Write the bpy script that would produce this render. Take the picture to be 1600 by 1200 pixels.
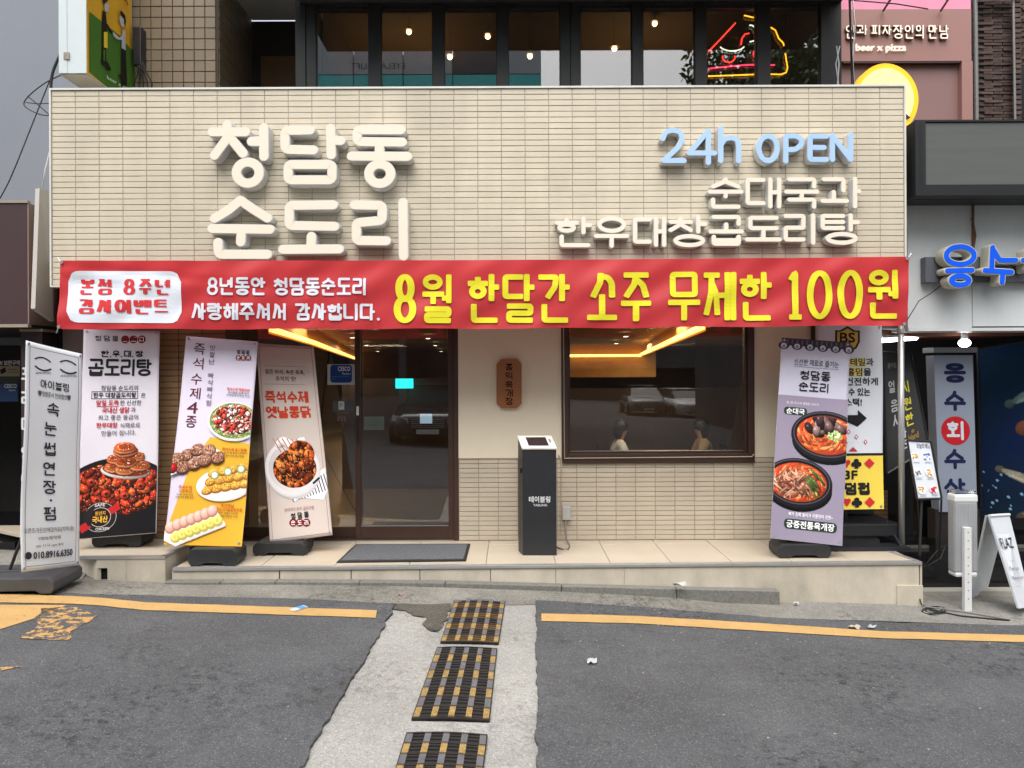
import bpy, bmesh, math, random
import numpy as np
from mathutils import Vector, Matrix
S = bpy.context.scene
for o in list(bpy.data.objects): bpy.data.objects.remove(o)
random.seed(7); R = math.radians

# ------------------------------------------------------------------ camera, world, sun, exposure
F = 1200.0; HX, HY = 800.0, 585.0; CZ = 1.55; ROLL = R(0.25)
cam = bpy.data.cameras.new('camera'); camo = bpy.data.objects.new('camera', cam); S.collection.objects.link(camo)
cam.sensor_width = 36; cam.lens = 27.0; cam.shift_y = -(600 - HY) / 1600.0; cam.clip_end = 500; cam.clip_start = 0.05
camo.matrix_world = Matrix.Translation((0, 0, CZ)) @ Matrix.Rotation(ROLL, 4, 'Y') @ Matrix.Rotation(R(90), 4, 'X')
S.camera = camo
S.view_settings.view_transform = 'Standard'; S.view_settings.look = 'None'; S.view_settings.gamma = 1
S.view_settings.use_curve_mapping = False; S.view_settings.exposure = 1.08
W = bpy.data.worlds.new('World'); S.world = W; W.use_nodes = True
nt = W.node_tree; bg = nt.nodes['Background']
sky = nt.nodes.new('ShaderNodeTexSky'); sky.sky_type = 'NISHITA'; sky.sun_disc = False
sky.sun_elevation = R(61); sky.sun_rotation = R(192); sky.air_density = 1.0; sky.dust_density = 4.0
hs = nt.nodes.new('ShaderNodeHueSaturation'); hs.inputs['Saturation'].default_value = 0.30
nt.links.new(sky.outputs[0], hs.inputs['Color']); nt.links.new(hs.outputs[0], bg.inputs[0]); bg.inputs[1].default_value = 0.15
sl = bpy.data.lights.new('sun', 'SUN'); sl.energy = 1.15; sl.angle = R(60); sl.color = (1, .98, .95)
so = bpy.data.objects.new('sun', sl); S.collection.objects.link(so)
so.rotation_euler = Vector((0.10, 0.48, -0.87)).to_track_quat('-Z', 'Y').to_euler()
S.cycles.use_denoising = True
S.cycles.max_bounces = 8; S.cycles.transparent_max_bounces = 12
S.cycles.sample_clamp_indirect = 6

# ------------------------------------------------------------------ photograph-pixel to world helpers
def ray(px, py):
    u = (px - HX) / F; v = (HY - py) / F; c, s = math.cos(ROLL), math.sin(ROLL)
    return Vector((u * c + v * s, 1.0, -u * s + v * c))
O = Vector((0, 0, CZ))
def P(px, py, d): return O + ray(px, py) * d
def GZ(px, py, z=0.0):
    r = ray(px, py); return O + r * ((z - CZ) / r.z)
GA, GB = -0.215, -0.043
def gz(x, y=0): return GA + GB * x
def G(px, py, up=0.0):
    r = ray(px, py); t = (GA + up - CZ) / (r.z - GB * r.x); return O + r * t
def X(px, d): return (px - HX) / F * d
def Z(py, d): return CZ + (HY - py) / F * d
def lin(c):
    return tuple(((v / 255) / 12.92 if v / 255 <= .04045 else ((v / 255 + .055) / 1.055) ** 2.4) for v in c)

# ------------------------------------------------------------------ materials
MATS = {}
def mat(name, col, rough=.6, metal=0., var=.12, vs=3., bump=0., bs=60., emis=None, es=0., spec=.5, stretch=None, var2=0., coat=0., pos=False):
    if name in MATS: return MATS[name]
    m = bpy.data.materials.new(name); m.use_nodes = True; n = m.node_tree.nodes; l = m.node_tree.links
    p = n['Principled BSDF']; p.inputs['Roughness'].default_value = rough; p.inputs['Metallic'].default_value = metal
    p.inputs['Specular IOR Level'].default_value = spec; p.inputs['Coat Weight'].default_value = coat
    tc = n.new('ShaderNodeTexCoord'); mp = n.new('ShaderNodeMapping'); geo = n.new('ShaderNodeNewGeometry'); l.new(geo.outputs['Position'] if pos else tc.outputs['Object'], mp.inputs[0])
    if stretch: mp.inputs['Scale'].default_value = stretch
    no = n.new('ShaderNodeTexNoise'); no.inputs['Scale'].default_value = vs; no.inputs['Detail'].default_value = 6
    no.inputs['Roughness'].default_value = .65; l.new(mp.outputs[0], no.inputs[0])
    mr = n.new('ShaderNodeMapRange'); mr.inputs[1].default_value = .3; mr.inputs[2].default_value = .7
    mr.inputs[3].default_value = 1 - var; mr.inputs[4].default_value = 1 + var * .6; l.new(no.outputs[0], mr.inputs[0])
    mx = n.new('ShaderNodeMix'); mx.data_type = 'RGBA'; mx.blend_type = 'MULTIPLY'; mx.inputs[0].default_value = 1
    mx.inputs[6].default_value = (*col, 1); l.new(mr.outputs[0], mx.inputs[7])
    out = mx.outputs[2]
    if var2:
        oi = n.new('ShaderNodeObjectInfo'); m2 = n.new('ShaderNodeMapRange'); m2.inputs[3].default_value = 1 - var2; m2.inputs[4].default_value = 1 + var2
        l.new(oi.outputs['Random'], m2.inputs[0]); x2 = n.new('ShaderNodeMix'); x2.data_type = 'RGBA'; x2.blend_type = 'MULTIPLY'; x2.inputs[0].default_value = 1
        l.new(out, x2.inputs[6]); l.new(m2.outputs[0], x2.inputs[7]); out = x2.outputs[2]
    l.new(out, p.inputs['Base Color'])
    if bump:
        nb = n.new('ShaderNodeTexNoise'); nb.inputs['Scale'].default_value = bs; nb.inputs['Detail'].default_value = 4
        l.new(mp.outputs[0], nb.inputs[0]); b = n.new('ShaderNodeBump'); b.inputs['Strength'].default_value = bump; b.inputs['Distance'].default_value = .01
        l.new(nb.outputs[0], b.inputs['Height']); l.new(b.outputs[0], p.inputs['Normal'])
    if emis:
        p.inputs['Emission Color'].default_value = (*emis, 1); p.inputs['Emission Strength'].default_value = es
    MATS[name] = m; return m
def M(name, rgb, *a, **k): return mat(name, lin(rgb), *a, **k)
def glass_mat(name, tint, refl=.10, rough=.0):
    m = bpy.data.materials.new(name); m.use_nodes = True; n = m.node_tree.nodes; l = m.node_tree.links; n.remove(n['Principled BSDF'])
    t = n.new('ShaderNodeBsdfTransparent'); t.inputs[0].default_value = (*tint, 1)
    g = n.new('ShaderNodeBsdfGlossy'); g.inputs['Roughness'].default_value = rough; g.inputs[0].default_value = (1, 1, 1, 1)
    fr = n.new('ShaderNodeFresnel'); fr.inputs[0].default_value = 1.5
    ad = n.new('ShaderNodeMath'); ad.operation = 'ADD'; ad.inputs[1].default_value = refl - .04; l.new(fr.outputs[0], ad.inputs[0])
    x = n.new('ShaderNodeMixShader'); l.new(ad.outputs[0], x.inputs[0]); l.new(t.outputs[0], x.inputs[1]); l.new(g.outputs[0], x.inputs[2])
    l.new(x.outputs[0], n['Material Output'].inputs[0]); MATS[name] = m; return m
def print_mat(name, rough=.45, spec=.4, emis=0., trans=0.):
    m = bpy.data.materials.new(name); m.use_nodes = True; n = m.node_tree.nodes; l = m.node_tree.links
    p = n['Principled BSDF']; p.inputs['Roughness'].default_value = rough; p.inputs['Specular IOR Level'].default_value = spec
    a = n.new('ShaderNodeAttribute'); a.attribute_name = 'Col'; l.new(a.outputs['Color'], p.inputs['Base Color'])
    if emis: l.new(a.outputs['Color'], p.inputs['Emission Color']); p.inputs['Emission Strength'].default_value = emis
    MATS[name] = m; return m
PRINT = print_mat('printed_ink', .6, .15)

# ------------------------------------------------------------------ object helpers
def link(o): S.collection.objects.link(o); return o
def thing(name, label, cat, loc=(0, 0, 0), group=None, kind=None):
    o = link(bpy.data.objects.new(name, None)); o.location = loc; o.empty_display_size = .1
    o['label'] = label; o['category'] = cat
    if group: o['group'] = group
    if kind: o['kind'] = kind
    return o
def put(name, me, m=None, parent=None, label=None, kind=None):
    if m is not None:
        me.materials.clear()
        for q in (m if isinstance(m, (list, tuple)) else [m]): me.materials.append(q)
    o = link(bpy.data.objects.new(name, me))
    if parent is not None:
        o.parent = parent; mw = parent.matrix_basis; a = parent.parent
        while a is not None: mw = a.matrix_basis @ mw; a = a.parent
        o.matrix_parent_inverse = Matrix.Translation(parent.location).inverted() if parent.parent is None else Matrix.Identity(4)
    if label: o['label'] = label
    if kind: o['kind'] = kind
    return o
def tag(o, label, cat, group=None):
    o['label'] = label; o['category'] = cat
    if group: o['group'] = group
    return o
class MB:
    def __init__(s): s.v = []; s.f = []; s.mi = []
    def add(s, vs, fs, mi=0):
        b = len(s.v); s.v += [tuple(v) for v in vs]; s.f += [tuple(b + i for i in f) for f in fs]; s.mi += [mi] * len(fs); return s
    def box(s, x0, x1, y0, y1, z0, z1, mi=0):
        return s.add([(x0,y0,z0),(x1,y0,z0),(x1,y1,z0),(x0,y1,z0),(x0,y0,z1),(x1,y0,z1),(x1,y1,z1),(x0,y1,z1)],
                     [(0,1,5,4),(1,2,6,5),(2,3,7,6),(3,0,4,7),(4,5,6,7),(3,2,1,0)], mi)
    def hexa(s, a, b, mi=0):   # two quads of corresponding points
        return s.add(list(a) + list(b), [(0,1,2,3),(7,6,5,4),(0,4,5,1),(1,5,6,2),(2,6,7,3),(3,7,4,0)], mi)
    def prism(s, pts, off, mi=0):
        n = len(pts); off = Vector(off); a = [Vector(p) for p in pts]
        return s.add(a + [p + off for p in a], [tuple(range(n)), tuple(range(2*n-1, n-1, -1))] + [(i, i+n, (i+1) % n + n, (i+1) % n) for i in range(n)], mi)
    def tube(s, path, r, n=8, mi=0, cap=True):
        path = [Vector(p) for p in path]; L = len(path); vs = []; rr = r if isinstance(r, (list, tuple)) else [r] * L
        up = Vector((0, 0, 1)); t0 = (path[1] - path[0]).normalized()
        if abs(t0.z) > .9: up = Vector((1, 0, 0))
        for i, p in enumerate(path):
            t = (path[min(i+1, L-1)] - path[max(i-1, 0)]).normalized(); a = t.cross(up).normalized(); b = a.cross(t)
            up = b
            for k in range(n):
                w = 2 * math.pi * k / n; vs.append(p + (a * math.cos(w) + b * math.sin(w)) * rr[i])
        fs = [(i*n+k, i*n+(k+1) % n, (i+1)*n+(k+1) % n, (i+1)*n+k) for i in range(L-1) for k in range(n)]
        if cap: fs += [tuple(range(n-1, -1, -1)), tuple((L-1)*n+k for k in range(n))]
        return s.add(vs, fs, mi)
    def disc(s, c, ax, bx, n=20, mi=0):
        c, ax, bx = Vector(c), Vector(ax), Vector(bx)
        return s.add([c + ax*math.cos(2*math.pi*k/n) + bx*math.sin(2*math.pi*k/n) for k in range(n)], [tuple(range(n))], mi)
    def mesh(s, name='m'):
        me = bpy.data.meshes.new(name); me.from_pydata(s.v, [], s.f); me.polygons.foreach_set('material_index', s.mi); me.update(); return me
    def build(s, name, m=None, parent=None, bevel=0, smooth=False, label=None, kind=None, seg=2):
        me = s.mesh(name); bm = bmesh.new(); bm.from_mesh(me)
        bmesh.ops.recalc_face_normals(bm, faces=bm.faces)
        if bevel: bmesh.ops.bevel(bm, geom=list(bm.edges), offset=bevel, segments=seg, affect='EDGES', profile=.6)
        bm.to_mesh(me); bm.free()
        if smooth:
            for p in me.polygons: p.use_smooth = True
        return put(name, me, m, parent, label, kind)
def bx(name, m, parent, x0, x1, y0, y1, z0, z1, bevel=0, **k): return MB().box(x0, x1, y0, y1, z0, z1).build(name, m, parent, bevel=bevel, **k)

# coloured print: flat lettering and pictures with a colour per vertex, laid on a real surface by a mapping function
class Ink:
    def __init__(s, fn, base=.002, step=.000015): s.fn = fn; s.v = []; s.f = []; s.c = []; s.k = 0; s.base = base; s.step = step*.7
    def poly(s, vs2, fs, col):
        if len(fs) < 3:   # large plain shapes are divided so that they follow the surface
            bm = bmesh.new(); bv = [bm.verts.new((x, y, 0)) for x, y in vs2]
            for f in fs: bm.faces.new([bv[i] for i in f])
            for _ in range(5):
                le = [e for e in bm.edges if e.calc_length() > 7 and s.base > 0]
                if not le or len(bm.faces) > 4000 or max(e.calc_length() for e in le) < 12 and _ == 0: break
                bmesh.ops.triangulate(bm, faces=[f for f in bm.faces if len(f.verts) > 3]); le = [e for e in bm.edges if e.calc_length() > 7]
                bmesh.ops.subdivide_edges(bm, edges=le, cuts=1)
            bmesh.ops.triangulate(bm, faces=[f for f in bm.faces if len(f.verts) > 4])
            bm.verts.index_update(); vs2 = [(v.co.x, v.co.y) for v in bm.verts]; fs = [tuple(v.index for v in f.verts) for f in bm.faces]; bm.free()
        s.k += 1 if getattr(s, 'fine_', False) else 10; off = s.base + s.k * s.step; b = len(s.v)
        s.v += [s.fn(x, y, off) for x, y in vs2]; s.f += [tuple(b + i for i in f) for f in fs]
        c = lin(col); s.c += [(*c, 1)] * len(vs2)
    def build(s, name, parent, m=None, kind=None):
        me = bpy.data.meshes.new(name); me.from_pydata(s.v, [], s.f)
        a = me.color_attributes.new('Col', 'FLOAT_COLOR', 'POINT'); a.data.foreach_set('color', np.array(s.c, dtype=np.float32).ravel())
        return put(name, me, m or PRINT, parent, kind=kind)
    # shapes
    def rect(s, x0, y0, x1, y1, col): s.poly([(x0,y0),(x1,y0),(x1,y1),(x0,y1)], [(0,1,2,3)], col)
    def shape(s, pts, col): s.poly(pts, [tuple(range(len(pts)))], col)
    def ell(s, cx, cy, rx, ry, col, ang=0, n=28):
        ca, sa = math.cos(ang), math.sin(ang)
        s.poly([(cx + rx*math.cos(t)*ca - ry*math.sin(t)*sa, cy + rx*math.cos(t)*sa + ry*math.sin(t)*ca) for t in [2*math.pi*k/n for k in range(n)]], [tuple(range(n))], col)
    def rrect(s, x0, y0, x1, y1, r, col, fine=False):
        pts = []
        for cx, cy, a0 in ((x1-r, y0+r, -90), (x1-r, y1-r, 0), (x0+r, y1-r, 90), (x0+r, y0+r, 180)):
            for k in range(7): a = R(a0 + 15*k); pts.append((cx + r*math.cos(a), cy + r*math.sin(a)))
        if not fine: s.shape(pts, col); return
        n = max(8, int((x1-x0)/6)); vs = []; fs = []
        for i in range(n+1):
            x = x0 + (x1-x0)*i/n; e = 0
            if x < x0+r: e = r - math.sqrt(max(0, r*r-(x0+r-x)**2))
            if x > x1-r: e = r - math.sqrt(max(0, r*r-(x-x1+r)**2))
            for j in range(13): vs.append((x, y0+e+(y1-y0-2*e)*j/12))
        for i in range(n):
            for j in range(12): fs.append((i*13+j, (i+1)*13+j, (i+1)*13+j+1, i*13+j+1))
        s.poly(vs, fs, col)
    def line(s, pts, w, col, wy=None, round_=True, seg=0): 
        vs, fs = ribbon(pts, w, wy, cap=round_, seg=seg); s.poly(vs, fs, col)
    def text(s, t, x0, y0, x1, y1, col, bold=0, slant=0):
        v, f, bb = glyphs(t); sx = (x1-x0)/(bb[2]-bb[0]); sy = (y1-y0)/(bb[3]-bb[1])
        bold *= .6
        sh = [(0, 0)] if not bold else [(bold*a, bold*b) for a, b in ((-.5,-.5),(.5,-.5),(-.5,.5),(.5,.5))]
        for dx, dy in sh:
            s.poly([(x0 + (p[0]-bb[0])*sx + dx + slant*(p[1]-bb[1])*sy, y1 - (p[1]-bb[1])*sy + dy) for p in v], f, col)
    def vtext(s, t, cx, y0, y1, w, col, bold=0, dx=0):
        n = len(t); h = (y1-y0)/n
        for i, ch in enumerate(t):
            if ch == ' ': continue
            c = cx + dx*i/max(1, n-1); k = .42 if ch in '.·' else 1
            s.text(ch, c-w/2*(.2 if k < 1 else 1), y0+h*i+h*(.07 if k == 1 else .4), c+w/2*(.2 if k < 1 else 1), y0+h*(i+1)-h*(.13 if k == 1 else .4), col, bold)
    def hangul(s, t, x0, y0, x1, y1, col, w, wy=None, gap=.12, space=.5, seg=0, round_=True, style=0, slant=0):
        s.k += 9
        for pts in hangul_strokes(t, x0, y0, x1, y1, w, wy, gap, space, style): s.fine_ = True; s.line(pts, w, col, wy, round_, seg)
        s.fine_ = False
    def pic(s, img, alpha, x0, y0, x1, y1):
        h, w, _ = img.shape; s.k += 12; off = s.base + s.k * s.step; b = len(s.v)
        idx = -np.ones((h, w), int); keep = alpha > .5; ys, xs = np.nonzero(keep); idx[ys, xs] = np.arange(len(ys)) + b
        for j, i in zip(ys, xs): s.v.append(s.fn(x0 + (x1-x0)*i/(w-1), y0 + (y1-y0)*j/(h-1), off))
        a = idx[:-1, :-1]; q = idx[:-1, 1:]; c = idx[1:, 1:]; d = idx[1:, :-1]; ok = (a >= 0) & (q >= 0) & (c >= 0) & (d >= 0)
        s.f += list(zip(a[ok].tolist(), q[ok].tolist(), c[ok].tolist(), d[ok].tolist()))
        cc = np.clip(img[ys, xs], 0, 1); l = np.where(cc <= .04045, cc/12.92, ((cc+.055)/1.055)**2.4)
        s.c += [(*r, 1) for r in l.tolist()]
_g = {}
def glyphs(t):
    if t in _g: return _g[t]
    c = bpy.data.curves.new('t', 'FONT'); c.body = t; c.size = 1; c.resolution_u = 3; c.fill_mode = 'FRONT'
    o = bpy.data.objects.new('t', c); me = bpy.data.meshes.new_from_object(o)
    v = [(p.co.x, p.co.y) for p in me.vertices]; f = [tuple(p.vertices) for p in me.polygons]
    bpy.data.objects.remove(o); bpy.data.curves.remove(c); bpy.data.meshes.remove(me)
    xs = [p[0] for p in v]; ys = [p[1] for p in v]; _g[t] = (v, f, (min(xs), min(ys), max(xs), max(ys))); return _g[t]
def fillet(pts, r):
    if len(pts) < 3: return list(pts)
    closed = (Vector(pts[0]) - Vector(pts[-1])).length < 1e-6
    P_ = [Vector(p) for p in pts]; out = []
    def corner(a, b, c):
        u = a - b; v = c - b; k = min(r, u.length*.45, v.length*.45)
        p, q = b + u.normalized()*k, b + v.normalized()*k
        return [p.lerp(b, t).lerp(b.lerp(q, t), t) for t in (0, .25, .5, .75, 1)]
    if closed:
        Q = P_[:-1]; n = len(Q)
        for i in range(n): out += corner(Q[i-1], Q[i], Q[(i+1) % n])
        out.append(out[0].copy())
    else:
        out = [P_[0]]
        for i in range(1, len(P_)-1): out += corner(P_[i-1], P_[i], P_[i+1])
        out.append(P_[-1])
    return [(p.x, p.y) for p in out]
CAPQ, CAPL = 1.0, 1.0
def outline(pts, w, wy=None, cap=True, seg=0, rnd=True):
    """left and right rails (and caps) of a pen stroke"""
    k = 1 if wy is None else w / wy
    q = [Vector((x, y*k)) for x, y in pts]
    if seg:
        z = [q[0]]
        for a, b in zip(q, q[1:]):
            m = max(1, int((b-a).length/seg)); z += [a.lerp(b, (i+1)/m) for i in range(m)]
        q = z
    q = [q[0]] + [b for a, b in zip(q, q[1:]) if (b-a).length > 1e-7]
    closed = (q[0]-q[-1]).length < 1e-5; n = len(q); Lr = []; Rr = []; h = w/2
    for i in range(n):
        if closed: a = q[i-1] if i > 0 else q[-2]; c = q[i+1] if i < n-1 else q[1]
        else: a = q[max(i-1, 0)]; c = q[min(i+1, n-1)]
        b = q[i]; d1 = (b-a).normalized() if (b-a).length > 1e-9 else (c-b).normalized(); d2 = (c-b).normalized() if (c-b).length > 1e-9 else d1
        n1 = Vector((-d1.y, d1.x)); n2 = Vector((-d2.y, d2.x)); m = (n1+n2); m = m.normalized() if m.length > 1e-6 else n1
        e = h / max(.5, m.dot(n1)); Lr.append(b + m*e); Rr.append(b - m*e)
    caps = []
    if not closed and cap:
        for b, a in ((q[0], q[1]), (q[-1], q[-2])):
            d = (b-a).normalized(); nn = Vector((-d.y, d.x)); caps.append([b + nn*h*math.copysign(abs(math.cos(t))**CAPQ, math.cos(t)) + d*h*CAPL*abs(math.sin(t))**CAPQ for t in [math.pi*i/8 for i in range(9)]])
    un = lambda z: [(p.x, p.y/k) for p in z]
    return un(Lr), un(Rr), [un(c) for c in caps], closed
def ribbon(pts, w, wy=None, cap=True, seg=0):
    L_, R_, caps, cl = outline(fillet(pts, w*.35), w, wy, cap, seg)
    n = len(L_); vs = L_ + R_; fs = [(i, i+1, n+i+1, n+i) for i in range(n-1)]
    for c in caps: b = len(vs); vs += c; fs.append(tuple(range(b, b+len(c))))
    return vs, fs
# jamo as centre lines in a unit box, y down
def circ(cx=.5, cy=.5, rx=.5, ry=.5, n=18): return [(cx+rx*math.cos(2*math.pi*i/n), cy+ry*math.sin(2*math.pi*i/n)) for i in range(n)] + [(cx+rx, cy)]
JA = {
 'ㄱ': [[(0,0),(1,0),(1,1)]], 'ㄴ': [[(0,0),(0,1),(1,1)]], 'ㄷ': [[(1,0),(0,0),(0,1),(1,1)]],
 'ㄹ': [[(0,0),(1,0),(1,.5),(0,.5),(0,1),(1,1)]], 'ㅁ': [[(0,0),(1,0),(1,1),(0,1),(0,0)]],
 'ㅂ': [[(0,0),(0,1),(1,1),(1,0)], [(0,.5),(1,.5)]], 'ㅅ': [[(.5,0),(.42,.4),(0,1)], [(.46,.3),(1,1)]],
 'ㅇ': [circ()], 'ㅈ': [[(0,0),(1,0)], [(.5,0),(.45,.45),(0,1)], [(.48,.35),(1,1)]],
 'ㅊ': [[(.5,-.12),(.5,.2)], [(0,.2),(1,.2)], [(.5,.2),(.45,.5),(0,1)], [(.48,.45),(1,1)]],
 'ㅋ': [[(0,0),(1,0),(1,1)], [(0,.5),(1,.5)]], 'ㅌ': [[(1,0),(0,0),(0,1),(1,1)], [(0,.5),(1,.5)]],
 'ㅍ': [[(0,0),(1,0)], [(0,1),(1,1)], [(.3,0),(.3,1)], [(.7,0),(.7,1)]],
 'ㅎ': [[(.5,-.1),(.5,.16)], [(0,.18),(1,.18)], circ(.5,.68,.38,.32)],
}
CHO = 'ㄱㄲㄴㄷㄸㄹㅁㅂㅃㅅㅆㅇㅈㅉㅊㅋㅌㅍㅎ'; JUNG = 'ㅏㅐㅑㅒㅓㅔㅕㅖㅗㅘㅙㅚㅛㅜㅝㅞㅟㅠㅡㅢㅣ'
JONG = ['', 'ㄱ','ㄲ','ㄱㅅ','ㄴ','ㄴㅈ','ㄴㅎ','ㄷ','ㄹ','ㄹㄱ','ㄹㅁ','ㄹㅂ','ㄹㅅ','ㄹㅌ','ㄹㅍ','ㄹㅎ','ㅁ','ㅂ','ㅂㅅ','ㅅ','ㅆ','ㅇ','ㅈ','ㅊ','ㅋ','ㅌ','ㅍ','ㅎ']
DBL = {'ㄲ':'ㄱ','ㄸ':'ㄷ','ㅃ':'ㅂ','ㅆ':'ㅅ','ㅉ':'ㅈ'}
def jamo(j, x0, y0, x1, y1, style=0, vert=False):
    if j in DBL: j = DBL[j] * 2
    if len(j) == 2:
        m = (x1-x0); return jamo(j[0], x0, y0, x0+m*.40, y1, style, vert) + jamo(j[1], x0+m*.60, y0, x1, y1, style, vert)
    st = JA[j]
    if j == 'ㄱ' and vert: st = [[(0,0),(1,0),(.92,.5),(.5,1)]]
    if style and j == 'ㅅ': st = [[(.42,0),(.40,.35),(.08,1)], [(.46,.06),(.8,.14),(.98,.42),(1,1)]]
    if style and j == 'ㅈ': st = [[(0,0),(1,0)], [(.5,0),(.42,.45),(.05,1)], [(.55,.25),(.85,.5),(1,1)]]
    return [[(x0+(x1-x0)*a, y0+(y1-y0)*b) for a, b in s] for s in st]
def syllable(ch, x0, y0, x1, y1, style=0):
    """centre-line strokes of one syllable block inside the given centre-line box"""
    k = ord(ch) - 0xAC00; w, h = x1-x0, y1-y0; out = []
    if k < 0 or k > 11171:
        D = {'8': [circ(.5,.26,.36,.26), circ(.5,.74,.46,.26)], '1': [[(.2,.12),(.55,0),(.55,1)], [(.1,1),(1,1)]], '0': [circ(.5,.5,.45,.5)],
             '4': [[(.7,1),(.7,0),(0,.7),(1,.7)]], '.': [[(.4,.97),(.5,1)]], '2': [[(0,.25),(.1,.07),(.5,0),(.9,.1),(.9,.35),(0,1),(1,1)]]}
        return [[(x0+w*a, y0+h*b) for a, b in s] for s in D.get(ch, [[(0,.5),(1,.5)]])]
    c, v, f = CHO[k//588], JUNG[k % 588//28], JONG[k % 28]
    def L(a, b, c_, d): out.append([(x0+w*a, y0+h*b), (x0+w*c_, y0+h*d)])
    def J(j, a, b, c_, d, vert=False): out.extend(jamo(j, x0+w*a, y0+h*b, x0+w*c_, y0+h*d, style, vert))
    F_ = bool(f); top = .10 if c in 'ㅊㅎ' else .02
    if v in 'ㅏㅐㅑㅒㅓㅔㅕㅖㅣ':
        e = .52 if F_ else 1; cy1 = .46 if F_ else .88; two = v in 'ㅐㅒㅔㅖ'; cx = .5 if two else .58; sx = .76 if two else .82
        if v in 'ㅓㅕㅔㅖ': cx -= .08
        J(c, .0, top, cx, cy1, True); m = e*.48
        if v in 'ㅏㅑ': L(.8, 0, .8, e); [L(.8, y, 1, y) for y in ((m,) if v == 'ㅏ' else (m*.7, m*1.4))]
        elif v in 'ㅐㅒ': L(.72, 0, .72, e); L(1, 0, 1, e); L(.72, m, 1, m)
        elif v in 'ㅓㅕ': L(.9, 0, .9, e); [L(.62, y, .9, y) for y in ((m,) if v == 'ㅓ' else (m*.7, m*1.4))]
        elif v in 'ㅔㅖ': L(.78, 0, .78, e); L(1, 0, 1, e); L(.52, m, .78, m)
        else: L(.9, 0, .9, e)
        if F_: J(f, .14, .68, .94, 1)
    elif v in 'ㅗㅛㅜㅠㅡ':
        cy1 = .26 if F_ else .46; top = .07 if c in 'ㅊㅎ' else 0; J(c, .1, top, .9, cy1)
        if v in 'ㅗㅛ':
            b = .54 if F_ else .96; L(0, b, 1, b); [L(x, cy1+(.02), x, b) for x in ((.5,) if v == 'ㅗ' else (.33, .67))]
        elif v in 'ㅜㅠ':
            b = .45 if F_ else .64; q = .62 if F_ else 1; L(0, b, 1, b); [L(x, b, x, q) for x in ((.5,) if v == 'ㅜ' else (.33, .67))]
        else: b = .48 if F_ else .86; L(0, b, 1, b)
        if F_: J(f, .1, .74, .9, 1)
    else:
        e = .56 if F_ else 1; J(c, .04, top*.6, .6, .24 if F_ else .42)
        if v in 'ㅘㅙㅚ': b = .46 if F_ else .8; L(0, b, .7, b); L(.32, .28 if F_ else .48, .32, b)
        elif v in 'ㅝㅞㅟ': b = .40 if F_ else .6; L(0, b, .68, b); L(.34, b, .34, .58 if F_ else .95)
        else: b = .45 if F_ else .78; L(0, b, .7, b)
        L(.94, 0, .94, e)
        if v == 'ㅘ': L(.94, e*.45, 1.06, e*.45)
        if v == 'ㅝ': L(.76, e*.88, .94, e*.88)
        if F_: J(f, .1, .74, .94, 1)
    return out
def hangul_strokes(t, x0, y0, x1, y1, w, wy=None, gap=.12, space=.5, style=0):
    hy = (wy or w)/2; un = []
    for ch in t: un.append(space if ch == ' ' else .35 if ch == '.' else .82 if ch in '80' else .6 if ch == '1' else 1)
    n = sum(un) + gap*(len(t)-1); u = (x1-x0)/n; x = x0; out = []
    for ch, k in zip(t, un):
        if ch != ' ': out += syllable(ch, x+w/2, y0+hy, x+u*k-w/2, y1-hy, style)
        x += u*(k+gap)
    return out

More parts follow.
